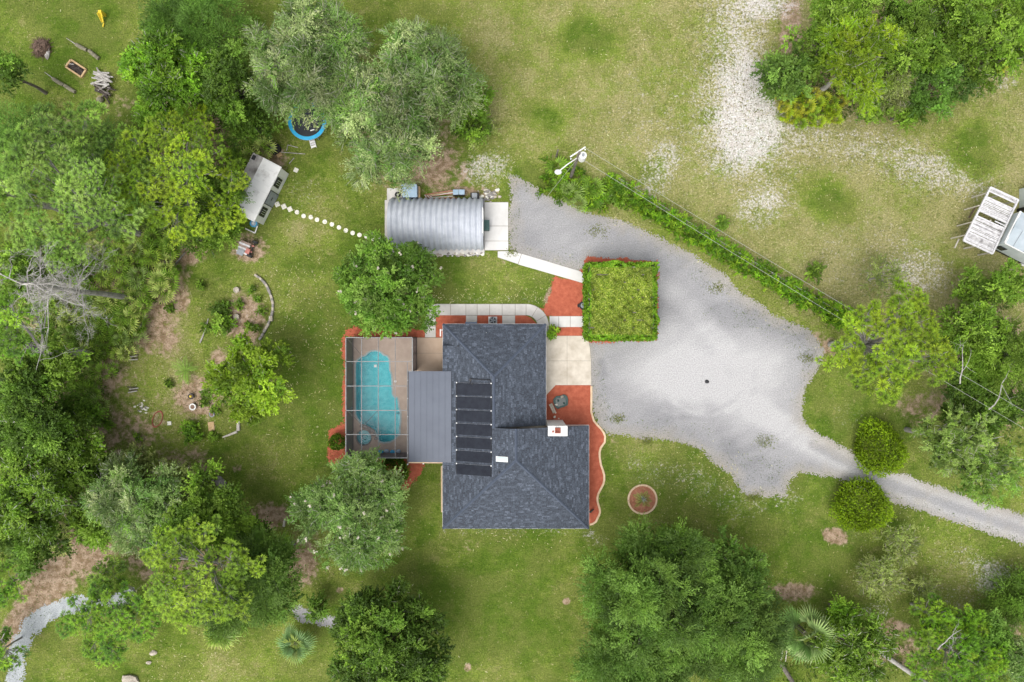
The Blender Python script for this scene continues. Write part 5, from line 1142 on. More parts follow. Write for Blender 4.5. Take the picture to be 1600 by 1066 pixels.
def tree(kind, cx, cy, Rp, h, label, name='tree', cat='tree', group=None, nl=None, pal=None, flat=.55, base=None, trunk=True, dens=None, zlow=None, bark=None, **kw):
    zc = h * .8; s = (H - zc) / H; Rw = Rp / 16 * s; x, y = X(cx, zc), Y(cy, zc)
    bx_, by_ = (x, y) if base is None else (X(base[0]), Y(base[1]))
    t = thing(name, label, cat, (bx_, by_, 0), group)
    if flat == .55 and h > 6: flat = .78
    nl = nl or max(4, int(5 + Rw * Rw * .42)); lb = lobes_of(x, y, Rw, zlow if zlow is not None else h * .45, h, nl, flat); pal = PAL[pal or kind]
    mb = MB(); r0 = max(.06, min(.42, h * .026))
    if kind in ('pine', 'pine_green', 'pine_soft'):
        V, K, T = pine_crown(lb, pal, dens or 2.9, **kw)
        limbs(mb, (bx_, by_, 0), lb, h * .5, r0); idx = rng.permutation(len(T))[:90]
        cs_ = [Vector(q[:3]) for q in lb]
        for i in idx:
            p = Vector(T[i]); q = min(cs_, key=lambda v: (v - p).length); mb.tube([q, q.lerp(p, .5) + Vector((0, 0, -.15)), p], [.045, .035, .02], 4, False)
        bm_ = BARKG
    else:
        P_ = dict(grey_oak=dict(dens=10, slen=.95, leaf=(.2, .075), per=15, twig=(.3, (.36, .36, .28)), droop=.35, lie=.4), green_oak=dict(dens=13, slen=.6, leaf=(.19, .12), per=12, twig=(.05, (.3, .28, .22))),
                  silver_oak=dict(dens=12, slen=.75, leaf=(.18, .08), per=14, twig=(.2, (.34, .36, .27))), dark=dict(dens=12, slen=.65, leaf=(.21, .12), per=12), mid=dict(dens=12, slen=.6, leaf=(.2, .12), per=12, twig=(.04, (.28, .26, .22))),
                  bright=dict(dens=11, slen=.6, leaf=(.2, .12), per=12, twig=(.08, (.3, .28, .22))), yellow=dict(dens=11, slen=.45, leaf=(.2, .15), per=10, twig=(.1, (.3, .27, .24)), core=.5), cedar=dict(dens=11, slen=1.05, leaf=(.22, .07), per=18, droop=.1, lie=.3, core=.6, gain=1.4),
                  willow=dict(dens=8, slen=1.2, leaf=(.22, .05), per=15, droop=.5, lie=.25, core=.3), shrub=dict(dens=26, slen=.25, leaf=(.14, .09), per=9, core=2), scrub=dict(dens=12, slen=.7, leaf=(.17, .07), per=14, twig=(.35, (.34, .3, .24)), core=.15),
                  sand_pine=dict(dens=11, slen=.55, leaf=(.2, .05), per=18, twig=(.22, (.38, .37, .3)), lie=.5))[kind]
        P_ = dict(P_); P_.update(kw); 
        if dens: P_['dens'] = dens
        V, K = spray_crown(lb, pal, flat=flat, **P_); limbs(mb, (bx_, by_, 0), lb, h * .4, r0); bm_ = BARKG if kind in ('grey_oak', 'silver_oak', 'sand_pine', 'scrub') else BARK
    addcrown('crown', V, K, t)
    if trunk: mb.build('trunk', bark or bm_, t)
    return t

def dome(cx, cy, Rp, h, label, pal='shrub', name='shrub', n=None, gain=1.7):
    zc = h * .6; x, y = X(cx, zc), Y(cy, zc); r = Rp / 16 * (H - zc) / H; t = thing(name, label, 'shrub', (x, y, 0)); n = n or int(520 * r * r * 2.2)
    dv = rdir(n, -.15); ph = dv * 1.0; k = 7 * r
    b = .9 + .11 * (vnoise(dv[:, 0] * k, dv[:, 1] * k, 1, 2) + vnoise(dv[:, 0] * k * 2.1, dv[:, 1] * k * 2.1 + dv[:, 2] * 3, 1, 4) - 1)[:, None] * 2 + rng.normal(0, .02, (n, 1))
    az = np.arctan2(dv[:, 1], dv[:, 0]); b = b * (1 + .07 * np.sin(az * 2 + x) + .06 * np.sin(az * 3 + y))[:, None] + .16 * (vnoise(dv[:, 0] * 2.2 + x, dv[:, 1] * 2.2, 1, 5) - .5)[:, None]
    p = np.array([x, y, h * .38]) + dv * b * np.array([r, r, h * .62]); p[:, 2] = np.maximum(p[:, 2], .05)
    V = leaves(p, unit(dv * .7 + rdir(n) * .8), rng.uniform(.1, .2, n), rng.uniform(.06, .11, n), .35)
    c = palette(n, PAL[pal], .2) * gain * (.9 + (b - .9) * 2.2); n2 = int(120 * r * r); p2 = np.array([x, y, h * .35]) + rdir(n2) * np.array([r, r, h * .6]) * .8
    addcrown('foliage', np.concatenate([V, leaves(p2, rdir(n2), .4, .3)]).reshape(-1, 3), np.repeat(np.concatenate([c, palette(n2, PAL[pal]) * .7]), 4, 0), t)
    MB().tube([(x, y, 0), (x, y, h * .5)], .07, 6).build('stem', BARK, t)
# --- great grey oaks over the trampoline
G1 = 'grey green oaks hung with moss'
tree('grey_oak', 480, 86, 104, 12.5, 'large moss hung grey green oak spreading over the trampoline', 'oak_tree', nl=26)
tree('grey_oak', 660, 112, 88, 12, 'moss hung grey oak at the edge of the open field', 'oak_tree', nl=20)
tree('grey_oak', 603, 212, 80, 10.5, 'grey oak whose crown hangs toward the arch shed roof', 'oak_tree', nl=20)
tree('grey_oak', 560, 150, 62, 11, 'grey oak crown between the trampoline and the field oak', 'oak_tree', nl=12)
tree('bright', 742, 148, 26, 5, 'bright green sapling at the east edge of the grey oaks', 'sapling', nl=6)
tree('bright', 725, 160, 30, 5, 'fresh green shrub under the field edge of the grey oaks', 'shrub', 'shrub', nl=6)
tree('mid', 735, 190, 28, 4, 'dull green bush below the fresh green shrub', 'shrub', 'shrub', nl=6)
tree('scrub', 752, 200, 22, 2.5, 'bare looking grey twig bush at the end of the field oak', 'shrub', 'shrub', nl=5)
# --- north-west
tree('bright', 268, 125, 84, 10, 'light green broadleaf tree with pale branches beside the wood pile', 'tree', nl=18, twig=(.16, (.4, .38, .33)))
tree('willow', 310, 40, 80, 7, 'hazy fine leaved green tree at the north edge', 'tree', nl=12)
tree('dark', 350, 130, 62, 9, 'dark green tree between the light tree and the great oak', 'tree', nl=14)
tree('dark', 385, 190, 40, 6, 'dark shrub mass north of the white cabin', 'shrub', 'shrub', nl=9)
tree('mid', 372, 248, 14, 2.5, 'low green bush at the cabin north corner', 'shrub', 'shrub', nl=4)
tree('mid', 325, 300, 52, 8, 'green tree leaning over the west side of the cabin roof', 'tree', nl=12)
tree('cedar', 370, 298, 22, 6.5, 'feathery branch tip reaching over the cabin roof', 'tree', nl=5)
tree('mid', 330, 355, 46, 4, 'green bushes south-west of the cabin', 'shrub', 'shrub', nl=9)
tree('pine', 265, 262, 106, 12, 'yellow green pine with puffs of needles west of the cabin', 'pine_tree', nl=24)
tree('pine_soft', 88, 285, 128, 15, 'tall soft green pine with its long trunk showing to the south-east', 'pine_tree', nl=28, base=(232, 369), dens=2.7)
tree('willow', 25, 215, 50, 5, 'dim fine leaved tree at the west edge of the fire pit lawn', 'tree', nl=9)
tree('dark', 5, 110, 32, 7, 'dark tree at the north-west border', 'tree', nl=5)
tree('willow', 150, 262, 80, 5, 'low feathery tree behind the tall soft pine', 'tree', nl=12)
# --- west forest
tree('pine_green', 5, 505, 55, 15, 'pine at the west edge with its trunk lying across the view', 'pine_tree', nl=8, base=(150, 550))
tree('mid', 25, 430, 45, 5, 'green bush tree under the dead branches', 'shrub', 'shrub', nl=9)
tree('mid', 180, 350, 28, 3, 'leafy undergrowth tree at the foot of the tall soft pine', 'shrub', 'shrub', nl=9)
tree('mid', 120, 425, 26, 3, 'leafy green shrub between tall pine and dead trunk', 'shrub', 'shrub', nl=8)
tree('mid', 60, 570, 55, 9, 'mid green tree south of the western pine', 'tree', nl=10)
tree('dark', 40, 650, 75, 9, 'deep green tree with dark hollows at the west edge', 'tree', nl=14)
tree('dark', 105, 650, 42, 4, 'dark shrub mass beside the bare western yard', 'shrub', 'shrub', nl=9)
tree('mid', 95, 710, 62, 7, 'bushy green tree south of the bare western yard', 'tree', nl=12, twig=(.12, (.4, .4, .35)))
tree('bright', 30, 770, 78, 9, 'light green tree with grey twigs at the south-west forest edge', 'tree', nl=15, pal='mid', twig=(.25, (.4, .42, .36)))
tree('dark', 40, 850, 55, 7, 'dark tree above the needle covered clearing', 'tree', nl=9)
tree('pine_green', 5, 915, 38, 4.5, 'small pine at the west edge beside the brown clearing', 'pine_tree', nl=7)
tree('pine_green', -5, 1020, 28, 4, 'pine tip at the south-west corner', 'pine_tree', nl=4)
tree('silver_oak', 205, 790, 78, 8, 'grey green spindly oak at the head of the brown clearing', 'oak_tree', nl=14, pal='grey_oak')
tree('mid', 145, 815, 48, 6, 'green bush tree east of the dark clearing tree', 'tree', nl=9)
tree('bright', 215, 745, 40, 5, 'yellowish fine leaved sapling by the tarpaulin', 'sapling', nl=7, pal='scrub')
tree('dark', 318, 798, 66, 8, 'dark glossy tree west of the brown bare patch', 'tree', nl=14, pal='mid')
tree('mid', 380, 838, 34, 5, 'low dark bush south of the glossy tree', 'shrub', 'shrub', nl=6, pal='dark')
tree('silver_oak', 262, 838, 50, 6, 'thin grey green crown above the yellow pine', 'tree', nl=8, pal='willow')
tree('mid', 140, 745, 40, 5, 'green brush at the south edge of the western yard', 'shrub', 'shrub', nl=7)
tree('silver_oak', 270, 765, 45, 6, 'pale green crown beside the dark glossy tree', 'tree', nl=8, pal='scrub')
tree('mid', 430, 870, 30, 4, 'dark green brush beside the stubby log', 'shrub', 'shrub', nl=5)
tree('cedar', 350, 950, 45, 4, 'low feathery brush under the yellow pine', 'shrub', 'shrub', nl=8)
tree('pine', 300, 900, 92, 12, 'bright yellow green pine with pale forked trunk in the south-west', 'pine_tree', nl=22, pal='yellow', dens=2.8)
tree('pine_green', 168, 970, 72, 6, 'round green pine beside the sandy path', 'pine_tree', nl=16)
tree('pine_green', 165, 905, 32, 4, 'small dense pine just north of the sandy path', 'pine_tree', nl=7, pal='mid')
tree('cedar', 408, 915, 68, 8, 'dark feathery cedar between the yellow pine and the silver tree', 'cedar_tree', nl=14)
tree('dark', 492, 950, 20, 2.5, 'small dark bush on the sandy path end', 'shrub', 'shrub', nl=4)
tree('mid', 605, 1025, 98, 9, 'broad dark green tree at the south edge', 'tree', nl=22, pal='dark')
tree('bright', 560, 1000, 40, 9, 'lighter yellow green crown within the southern dark tree', 'tree', nl=7, pal='mid')
# --- lawn trees
tree('green_oak', 608, 448, 82, 7.5, 'bright green tree with white blossom between arch shed and pool', 'flowering_tree', nl=20, flowers=1.0)
tree('silver_oak', 548, 808, 92, 8.5, 'silvery green tree with pale blossom south of the pool', 'flowering_tree', nl=22, flowers=1.5)
tree('yellow', 388, 590, 68, 7, 'yellow green tree beside the western garden beds', 'tree', nl=16)
dome(525.5, 692, 14, 1.8, 'round green shrub at the south-west corner of the pool cage', 'hedge', gain=1.0)
dome(613, 739, 26, 2.2, 'larger round green shrub south of the pool cage', 'hedge', gain=1.2)
tree('shrub', 865, 518, 8, 1.2, 'small yellowish shrub at the north-east house corner', 'shrub', 'shrub', nl=4, pal='yellow', zlow=.2)
tree('shrub', 860, 524, 6, 1.0, 'tiny green shrub just below the yellowish one', 'shrub', 'shrub', nl=3, pal='bright', zlow=.2)
tree('shrub', 297, 675, 20, 1.4, 'round green bush near the orange board', 'shrub', 'shrub', nl=7, pal='bright', zlow=.2)
dome(1378, 702, 43, 2.7, 'clipped round yellow green bush north of the drive')
dome(1350, 792, 45, 2.7, 'clipped round yellow green bush south of the drive')
tree('mid', 345, 507, 16, 1.6, 'dark leafy plant in the sandy garden bed', 'shrub', 'shrub', nl=5, zlow=.3)
tree('mid', 342, 482, 11, 1.2, 'smaller leafy plant north of the dark one in the bed', 'shrub', 'shrub', nl=4, pal='dark', zlow=.2)
WL = ['tiny tuft at the north end of the sandy bed', 'green tuft between the two round planters', 'tuft just inside the curved stone edging, upper of two', 'tuft just inside the curved stone edging, lower of two', 'widest green tuft at the middle of the sandy bed', 'green tuft beside the black pot', 'tuft in the small sandy bed under the yellow green tree', 'tuft on the grass north-west of the sandy bed', 'isolated green tuft on the western grass near the palmettos', 'first of two bright tufts at the dark forest edge', 'second of two bright tufts at the dark forest edge', 'small green tuft by the white stone litter', 'small tuft west of the cycad', 'low tuft beside the slanting grey branch', 'tuft at the south end of the curved stone edging', 'green tuft below the orange tan board']
for i, (a, b, r_) in enumerate(((392, 452, 5), (373, 476, 7), (401, 466, 5), (407, 486, 7), (388, 508, 9), (318, 628, 8), (335, 642, 7), (312, 446, 7), (265, 480, 8), (158, 660, 7), (168, 664, 8), (215, 684, 7), (262, 600, 7), (318, 512, 8), (400, 512, 6), (332, 682, 8))):
    tree('mid', a, b, r_, .6, WL[i], 'weed_clump', 'weed', 'weed clumps in the western garden', nl=3, zlow=.1, trunk=False, slen=.2, leaf=(.13, .07), dens=8)
# --- south and south-east
tree('cedar', 1032, 940, 112, 12, 'huge feathery green tree filling the south of the lawn', 'tree', nl=30)
tree('cedar', 1140, 985, 95, 10, 'feathery green tree joined to the huge one on its east side', 'tree', nl=22)
tree('dark', 995, 872, 36, 6, 'near black green tree at the head of the southern group', 'tree', nl=9)
tree('dark', 1062, 862, 38, 6, 'dark bush tree at the north edge of the southern group', 'tree', nl=8, pal='mid')
tree('green_oak', 1140, 900, 58, 7, 'dull green oak at the north-east of the southern group', 'oak_tree', nl=12, pal='cedar', flowers=.4)
tree('cedar', 990, 1040, 85, 9, 'pale green feathery tree at the south edge', 'tree', nl=14)
tree('mid', 1165, 1050, 55, 7, 'leafy green tree at the south edge beside the fan palm', 'tree', nl=9)
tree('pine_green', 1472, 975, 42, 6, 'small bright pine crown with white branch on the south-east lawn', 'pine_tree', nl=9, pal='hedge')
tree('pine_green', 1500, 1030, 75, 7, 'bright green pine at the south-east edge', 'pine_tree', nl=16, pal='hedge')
tree('bright', 1340, 1020, 62, 6, 'low bright green tree over the fallen trunk', 'tree', nl=12, pal='mid', dens=8, core=.4, twig=(.15, (.5, .48, .42)))
tree('bright', 1320, 965, 28, 4, 'light green shrub beside the bare sand', 'shrub', 'shrub', nl=6)
tree('dark', 1545, 1005, 45, 5, 'dark green shrub at the south-east lawn edge', 'shrub', 'shrub', nl=7, pal='cedar')
tree('silver_oak', 1592, 1035, 34, 6, 'grey green crown at the south-east corner', 'tree', nl=5)
tree('willow', 1595, 940, 40, 3, 'dim dark tree at the east edge above the corner', 'tree', nl=5, pal='dark')
tree('scrub', 1412, 848, 32, 3, 'pale olive sapling south of the clipped bushes', 'sapling', nl=7)
tree('scrub', 1375, 905, 36, 3, 'wider pale olive sapling on the sandy grass', 'sapling', nl=8)
tree('scrub', 1448, 922, 26, 2.5, 'sparse pale sapling beside the dark stick', 'sapling', nl=5, dens=4)
tag(MB().tube([(X(1412), Y(897), .1), (X(1420), Y(907), .25), (X(1436), Y(920), .1)], [.06, .05, .03], 6).build('fallen_branch', CHAR), 'dark crooked branch lying between pale saplings', 'branch')
tag(MB().tube([(X(1219), Y(1036), .2), (X(1240), Y(1072), 1.5)], [.22, .2], 9).build('fallen_tree', BARK), 'dark trunk lying below the fan palm', 'trunk')
tag(MB().tube([(X(1310), Y(985), .3), (X(1370), Y(1015), .5), (X(1440), Y(1062), 1)], [.16, .2, .24], 9).build('fallen_tree', BARKG), 'long grey fallen trunk among the south-east shrubs', 'trunk')
# --- east
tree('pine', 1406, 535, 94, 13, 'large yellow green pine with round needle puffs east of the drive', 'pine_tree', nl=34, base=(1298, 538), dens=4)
tree('scrub', 1385, 432, 34, 4, 'half dead grey green tree behind the east pine', 'tree', nl=7, dens=5)
tree('dark', 1540, 455, 38, 5, 'rounded dark green shrub below the deck', 'shrub', 'shrub', nl=9, pal='mid')
tree('mid', 1580, 440, 30, 5, 'green shrub at the east edge below the mobile home', 'shrub', 'shrub', nl=6)
tree('mid', 1530, 525, 55, 8, 'dense green tree behind the east pine', 'tree', nl=12, pal='mid')
tree('cedar', 1590, 560, 55, 9, 'green tree at the east edge under the wires', 'tree', nl=9, pal='mid')
tree('dark', 1530, 625, 55, 6, 'dark green tree under the overhead wires', 'tree', nl=12)
tree('mid', 1590, 640, 40, 8, 'ragged green tree at the east edge south of the wires', 'tree', nl=7, pal='dark')
tree('sand_pine', 1500, 690, 58, 10, 'pale tufted pine crown overhanging the drive end', 'pine_tree', nl=14)
tree('sand_pine', 1555, 735, 62, 10, 'pale tufted pine nearest the east end of the drive', 'pine_tree', nl=14, pal='pine_soft')
# --- north-east grove
tree('mid', 1275, 70, 45, 8, 'dark green tree at the west side of the north-east grove', 'tree', nl=10, pal='mid')
tree('dark', 1232, 115, 42, 6, 'low dark tree bordering the white sand', 'tree', nl=9, pal='cedar')
tree('mid', 1330, 25, 55, 9, 'green tree at the north edge of the grove', 'tree', nl=11)
tree('sand_pine', 1345, 90, 74, 11, 'yellow olive pine in the middle of the grove', 'pine_tree', nl=18, pal='pine')
tree('bright', 1440, 65, 58, 9, 'fresh green tree behind the olive pine', 'tree', nl=13, pal='mid')
tree('mid', 1500, 30, 60, 9, 'broad green tree at the north edge of the grove toward the east', 'tree', nl=12)
tree('bright', 1560, 75, 55, 9, 'light green tree at the east side of the grove', 'tree', nl=11, pal='mid')
tree('mid', 1470, 130, 50, 7, 'green tree in the south-east of the grove', 'tree', nl=11, pal='willow')
tree('mid', 1375, 160, 30, 5, 'small green tree at the south edge of the grove', 'tree', nl=7)
tree('mid', 1430, 165, 32, 5, 'leafy green shrub at the southern tip of the grove', 'shrub', 'shrub', nl=7)
tree('bright', 1600, 25, 45, 9, 'bright crown at the north-east corner', 'tree', nl=6, pal='mid')
tree('dark', 1415, 20, 40, 7, 'shaded tree between the grove crowns', 'tree', nl=7)
tree('scrub', 1400, 130, 40, 6, 'grey twiggy tree beside the olive pine', 'tree', nl=6)
# --- small things in the field
for a, b, r_, lb in ((1129, 348, 8, 'small dark bush north of the vine hedge'), (1275, 425, 13, 'low green weed patch in the open field'), (232, 40, 12, 'dark weed clump north of the wood pile'), (960, 300, 22, 'green scrub at the west end of the vine hedge')):
    tree('mid', a, b, r_, 1.0, lb, 'shrub', 'shrub', nl=4, zlow=.1, trunk=False, slen=.4)

# --- hedge grown over the fence
hd = thing('vine_hedge', 'long vine covered hedge between the drive and the open field', 'hedge', P(1150, 408))
hl = []
cl = [(950, 292), (1000, 322), (1050, 350), (1100, 379), (1150, 409), (1200, 437), (1250, 466), (1300, 492), (1325, 500)]
for a, b in zip(cl[:-1], cl[1:]):
    for t in np.arange(0, 1, .14):
        for s in (-1, 1): hl.append((X(a[0] + (b[0] - a[0]) * t + s * 4 + rng.uniform(-3, 3)), Y(a[1] + (b[1] - a[1]) * t - s * 6 + rng.uniform(-3, 3)), rng.uniform(.5, .9), rng.uniform(.45, .75)))
V, K = spray_crown(hl, PAL['hedge'], dens=13, slen=.35, leaf=(.17, .1), per=8, flat=1.1, core=1); addcrown('foliage', V, K, hd)
V, K = spray_crown([(X(a), Y(b), .35, r_) for a, b, r_ in ((860, 262, .9), (880, 290, 1.1), (855, 280, .7), (905, 300, 1.2), (925, 315, 1.2), (900, 270, .7), (940, 300, .8), (885, 270, .9), (945, 325, .7), (850, 300, .5), (870, 305, .7))], PAL['hedge'], dens=10, slen=.5, leaf=(.2, .12), per=9, flat=.5, core=1)
hb_ = thing('shrub_bank', 'bank of green shrubs under the lamp pole', 'shrubs', P(890, 290)); addcrown('foliage', V, K, hb_)

# --- vine carport
vc = thing('vine_carport', 'square flat topped carport wholly overgrown with green vine', 'carport', P(968, 474))
zt = 3.0; vx0, vx1, vy0, vy1 = X(918, zt), X(1025, zt), Y(529, zt), Y(412, zt)
for a in (vx0 + .2, (vx0 + vx1) / 2, vx1 - .2):
    for b in (vy0 + .2, (vy0 + vy1) / 2, vy1 - .2): MB().box((a, b, 1.35), (.14, .14, 2.7)).build('post', BARK, vc)
for a in (vx0 + .2, (vx0 + vx1) / 2, vx1 - .2): MB().box((a, (vy0 + vy1) / 2, 2.62), (.14, vy1 - vy0, .16)).build('beam', BARK, vc)
for i in range(10): MB().box(((vx0 + vx1) / 2, vy0 + .3 + i * (vy1 - vy0 - .6) / 9, 2.74), (vx1 - vx0, .08, .08)).build('slat', BARK, vc)
n = 42000; p = np.stack([rng.uniform(vx0, vx1, n), rng.uniform(vy0, vy1, n), np.zeros(n)], 1)
p[:, 2] = zt - .45 + .75 * vnoise(p[:, 0], p[:, 1], .42, 3) + rng.uniform(-.12, .1, n)
er = .16 * np.sin(p[:, 1] * 2.3 + p[:, 0] * 1.7) + .55 * (vnoise(p[:, 0], p[:, 1], .8, 5) - .5)
p[:, 0] += np.where(np.abs(p[:, 0] - (vx0 + vx1) / 2) > (vx1 - vx0) * .46, er, 0); p[:, 1] += np.where(np.abs(p[:, 1] - (vy0 + vy1) / 2) > (vy1 - vy0) * .46, er, 0)
V1 = leaves(p, unit(rdir(n) * [1, 1, .3]), rng.uniform(.12, .26, n), rng.uniform(.08, .15, n), .6)
kk = palette(n, PAL['vine'], .35) * 1.15; gx_ = vnoise(p[:, 0], p[:, 1], 1.2, 6)[:, None]; edge_ = np.minimum(np.minimum(p[:, 0] - vx0, vx1 - p[:, 0]), np.minimum(p[:, 1] - vy0, vy1 - p[:, 1]))[:, None]
kk = np.where(edge_ < .35, palette(n, PAL['hedge'], .2) * 1.5, kk) * (.85 + .7 * gx_)
m = 14000; side = rng.randint(0, 4, m); u_ = rng.rand(m); ps_ = np.stack([np.where(side == 0, vx0, np.where(side == 1, vx1, vx0 + u_ * (vx1 - vx0))), np.where(side == 2, vy0, np.where(side == 3, vy1, vy0 + u_ * (vy1 - vy0))), rng.uniform(.15, zt, m)], 1) + rng.normal(0, .1, (m, 3))
V2 = leaves(ps_, rdir(m), .22, .14, .3); k2 = palette(m, PAL['hedge'], .2) * 1.4
addcrown('vine', np.concatenate([V1, V2]).reshape(-1, 3), np.repeat(np.concatenate([kk, k2]), 4, 0), vc)

# ------------------------------------------------------------------ palms
def frond_fan(R_=.5, nb=10, spread=210, droop=.3, wd=.085, pet=.5, col=(.1, .2, .03)):
    """one fan leaf pointing along +x: stalk and pleated blades"""
    V = []; K = []
    for i in range(nb):
        a = R(-spread / 2 + spread * i / (nb - 1)); r = R_ * (1 - .25 * abs(a) / R(spread / 2)) * random.uniform(.9, 1.08); d = np.array([math.cos(a), math.sin(a), 0]); s = np.array([-d[1], d[0], 0]) * wd
        o = np.array([pet, 0, .0]); V += [o + d * .03, o + d * r * .6 + s * .5 + [0, 0, .04], o + d * r + [0, 0, -droop * r * random.uniform(.4, 1.2)], o + d * r * .6 - s * .5 + [0, 0, .0]]
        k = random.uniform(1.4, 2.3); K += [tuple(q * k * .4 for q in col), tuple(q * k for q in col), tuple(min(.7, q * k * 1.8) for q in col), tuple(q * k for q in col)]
    V += [np.array([0, -.012, 0.]), np.array([pet + .06, -.012, .01]), np.array([pet + .06, .014, .01]), np.array([0, .014, 0.])]; K += [(.15, .2, .05)] * 4
    return np_mesh('frond', np.array(V), 4, LEAF, col=np.array(K))
def frond_feather(L=1.2, w_=.3, n=14, droop=.5, col=(.1, .2, .03)):
    V = []; K = []
    for i in range(n):
        t = (i + .5) / n; x = L * t; z = .35 * L * t - droop * L * t * t
        for s in (-1, 1):
            l = w_ * math.sin(math.pi * (.12 + .85 * t)) ; a = np.array([x, 0, z]); d = unit(np.array([.7, s, -.25])); q = np.array([.03, 0, 0]); V += [a - q, a + d * l * .5 - q * .6 + [0, 0, .02], a + d * l, a + d * l * .5 + q * .8]
            k = random.uniform(1.1, 1.6); K += [tuple(c * k for c in col)] * 4
    for i in range(4):
        a, b = i / 4, (i + 1) / 4; f = lambda t: .35 * L * t - droop * L * t * t
        V += [np.array([L * a, -.015, f(a)]), np.array([L * b, -.01, f(b)]), np.array([L * b, .01, f(b)]), np.array([L * a, .015, f(a)])]; K += [(.2, .25, .06)] * 4
    return np_mesh('frond', np.array(V), 4, LEAF, col=np.array(K))
def frond_sword(L=.8, w_=.1, droop=.3, col=(.1, .2, .04)):
    V = []; K = []; f = lambda t: .7 * L * t - droop * L * t * t * 1.6
    n = 5; wt = lambda t: w_ * (1 - t) ** .6 * (.7 + .6 * t)
    for i in range(n):
        a, b = i / n, (i + 1) / n
        V += [np.array([L * a, -wt(a) / 2, f(a) + .02]), np.array([L * b, -wt(b) / 2, f(b) + .02]), np.array([L * b, 0, f(b)]), np.array([L * a, 0, f(a)]), np.array([L * a, 0, f(a)]), np.array([L * b, 0, f(b)]), np.array([L * b, wt(b) / 2, f(b) + .02]), np.array([L * a, wt(a) / 2, f(a) + .02])]; K += [col] * 8
    return np_mesh('frond', np.array(V), 4, LEAF, col=np.array(K))
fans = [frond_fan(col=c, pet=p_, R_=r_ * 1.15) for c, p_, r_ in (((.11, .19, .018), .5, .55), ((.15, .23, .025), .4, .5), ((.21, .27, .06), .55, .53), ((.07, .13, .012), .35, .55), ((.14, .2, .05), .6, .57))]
fans_gold = [frond_fan(col=c, pet=.35, R_=.45) for c in ((.16, .23, .01), (.2, .23, .015), (.11, .18, .012), (.2, .2, .02))]
def rosette(name, label, cat, cx, cy, h, meshes, n, scale=1.0, tilt=(10, 60), group=None, stem=0, smat=None):
    t = thing(name, label, cat, P(cx, cy, 0) if h < .8 else (X(cx, h), Y(cy, h), 0), group)
    for i in range(n):
        o = bpy.data.objects.new('frond', meshes[random.randrange(len(meshes))]); C.objects.link(o); o.parent = t
        o.location = (0, 0, h); el = R(random.uniform(*tilt)); s = scale * random.uniform(.8, 1.15)
        o.rotation_euler = (random.uniform(-.3, .3), -el, i * 2.399 + random.uniform(-.3, .3)); o.scale = (s, s, s)
    if stem: MB().tube([(0, 0, 0), (0, 0, h)], stem, 8).build('trunk', smat or BARK, t, local=True)
    return t
# saw palmetto thickets in the west
def inpoly(poly, n, mind):
    xs = [p[0] for p in poly]; ys_ = [p[1] for p in poly]; out = []; tries = 0
    while len(out) < n and tries < 4000:
        tries += 1; a = (random.uniform(min(xs), max(xs)), random.uniform(min(ys_), max(ys_)))
        if sdf(np.array([a[0]]), np.array([a[1]]), poly)[0] > 0: continue
        if all(math.hypot(a[0] - b[0], a[1] - b[1]) > mind for b in out): out.append(a)
    return out
TH = [([(210, 330), (300, 345), (310, 385), (270, 400), (215, 400), (180, 370)], 26, 'saw palmetto in the thicket south of the round needled pine', fans),
      ([(150, 385), (240, 395), (285, 420), (270, 455), (225, 470), (165, 440), (140, 410)], 34, 'saw palmetto in the thicket north of the dead tree foot', fans),
      ([(85, 470), (150, 460), (235, 475), (225, 530), (180, 580), (130, 600), (85, 560), (70, 510)], 60, 'saw palmetto in the thicket south of the dead tree', fans),
      ([(105, 610), (150, 590), (165, 640), (120, 660)], 8, 'saw palmetto at the corner of the bare western yard', fans),
      ([(360, 195), (420, 190), (425, 225), (395, 262), (362, 240)], 12, 'saw palmetto between great oak and cabin', fans),
      ([(0, 400), (60, 395), (130, 440), (90, 480), (0, 480)], 16, 'saw palmetto under the bare dead branches', fans),
      ([(1212, 150), (1250, 145), (1310, 160), (1308, 190), (1240, 196), (1216, 178)], 26, 'golden green palmetto at the sandy tip of the north-east grove', fans_gold),
      ([(1530, 95), (1600, 70), (1600, 100), (1545, 112)], 8, 'golden palmetto at the east fringe of the grove', fans_gold),
      ([(865, 255), (935, 300), (925, 330), (870, 300)], 8, 'palmetto in the shrub bank under the lamp pole', fans),
      ([(55, 835), (100, 820), (110, 850), (60, 870)], 6, 'palmetto at the north end of the brown clearing', fans)]
for poly, n, lb, ms_ in TH:
    for a in inpoly(poly, int(n * 1.25), 10.5):
        k = random.randrange(len(ms_)); s_ = random.uniform(.85, 1.4); hh = random.choice((.55, 1.25)); nf = random.randint(6, 9)
        w_ = ('small' if s_ < 1.02 else 'broad' if s_ > 1.22 else 'middling') + (' low ' if hh < .8 else ' tall ') + ((['mid green', 'bright green', 'pale yellowish', 'deep green', 'greyish green'] if ms_ is fans else ['gold green', 'yellowish', 'green', 'ochre'])[k])
        base_ = lb.replace('golden green ', '').replace('golden ', '').replace('saw palmetto', 'palmetto')
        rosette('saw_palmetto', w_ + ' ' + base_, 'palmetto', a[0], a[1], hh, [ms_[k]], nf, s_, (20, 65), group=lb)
big = [frond_fan(1.4, 20, 200, .25, .115, 1.1, c) for c in ((.10, .18, .045), (.17, .25, .08), (.07, .13, .03), (.15, .2, .08))]
rosette('fan_palm', 'big fan palm with long grey green blades on the south-east lawn', 'palm', 1258, 990, 3.0, big, 28, 1.15, (-25, 70), stem=.22)
blu = [frond_fan(.95, 20, 240, .3, .07, .65, c) for c in ((.11, .19, .07), (.15, .24, .1), (.17, .22, .05), (.1, .17, .05))]
rosette('fan_palm', 'blue green fan palm with yellowing lower fronds near the sandy path end', 'palm', 462, 1005, 1.8, blu, 26, 1.2, (-20, 65), stem=.2)
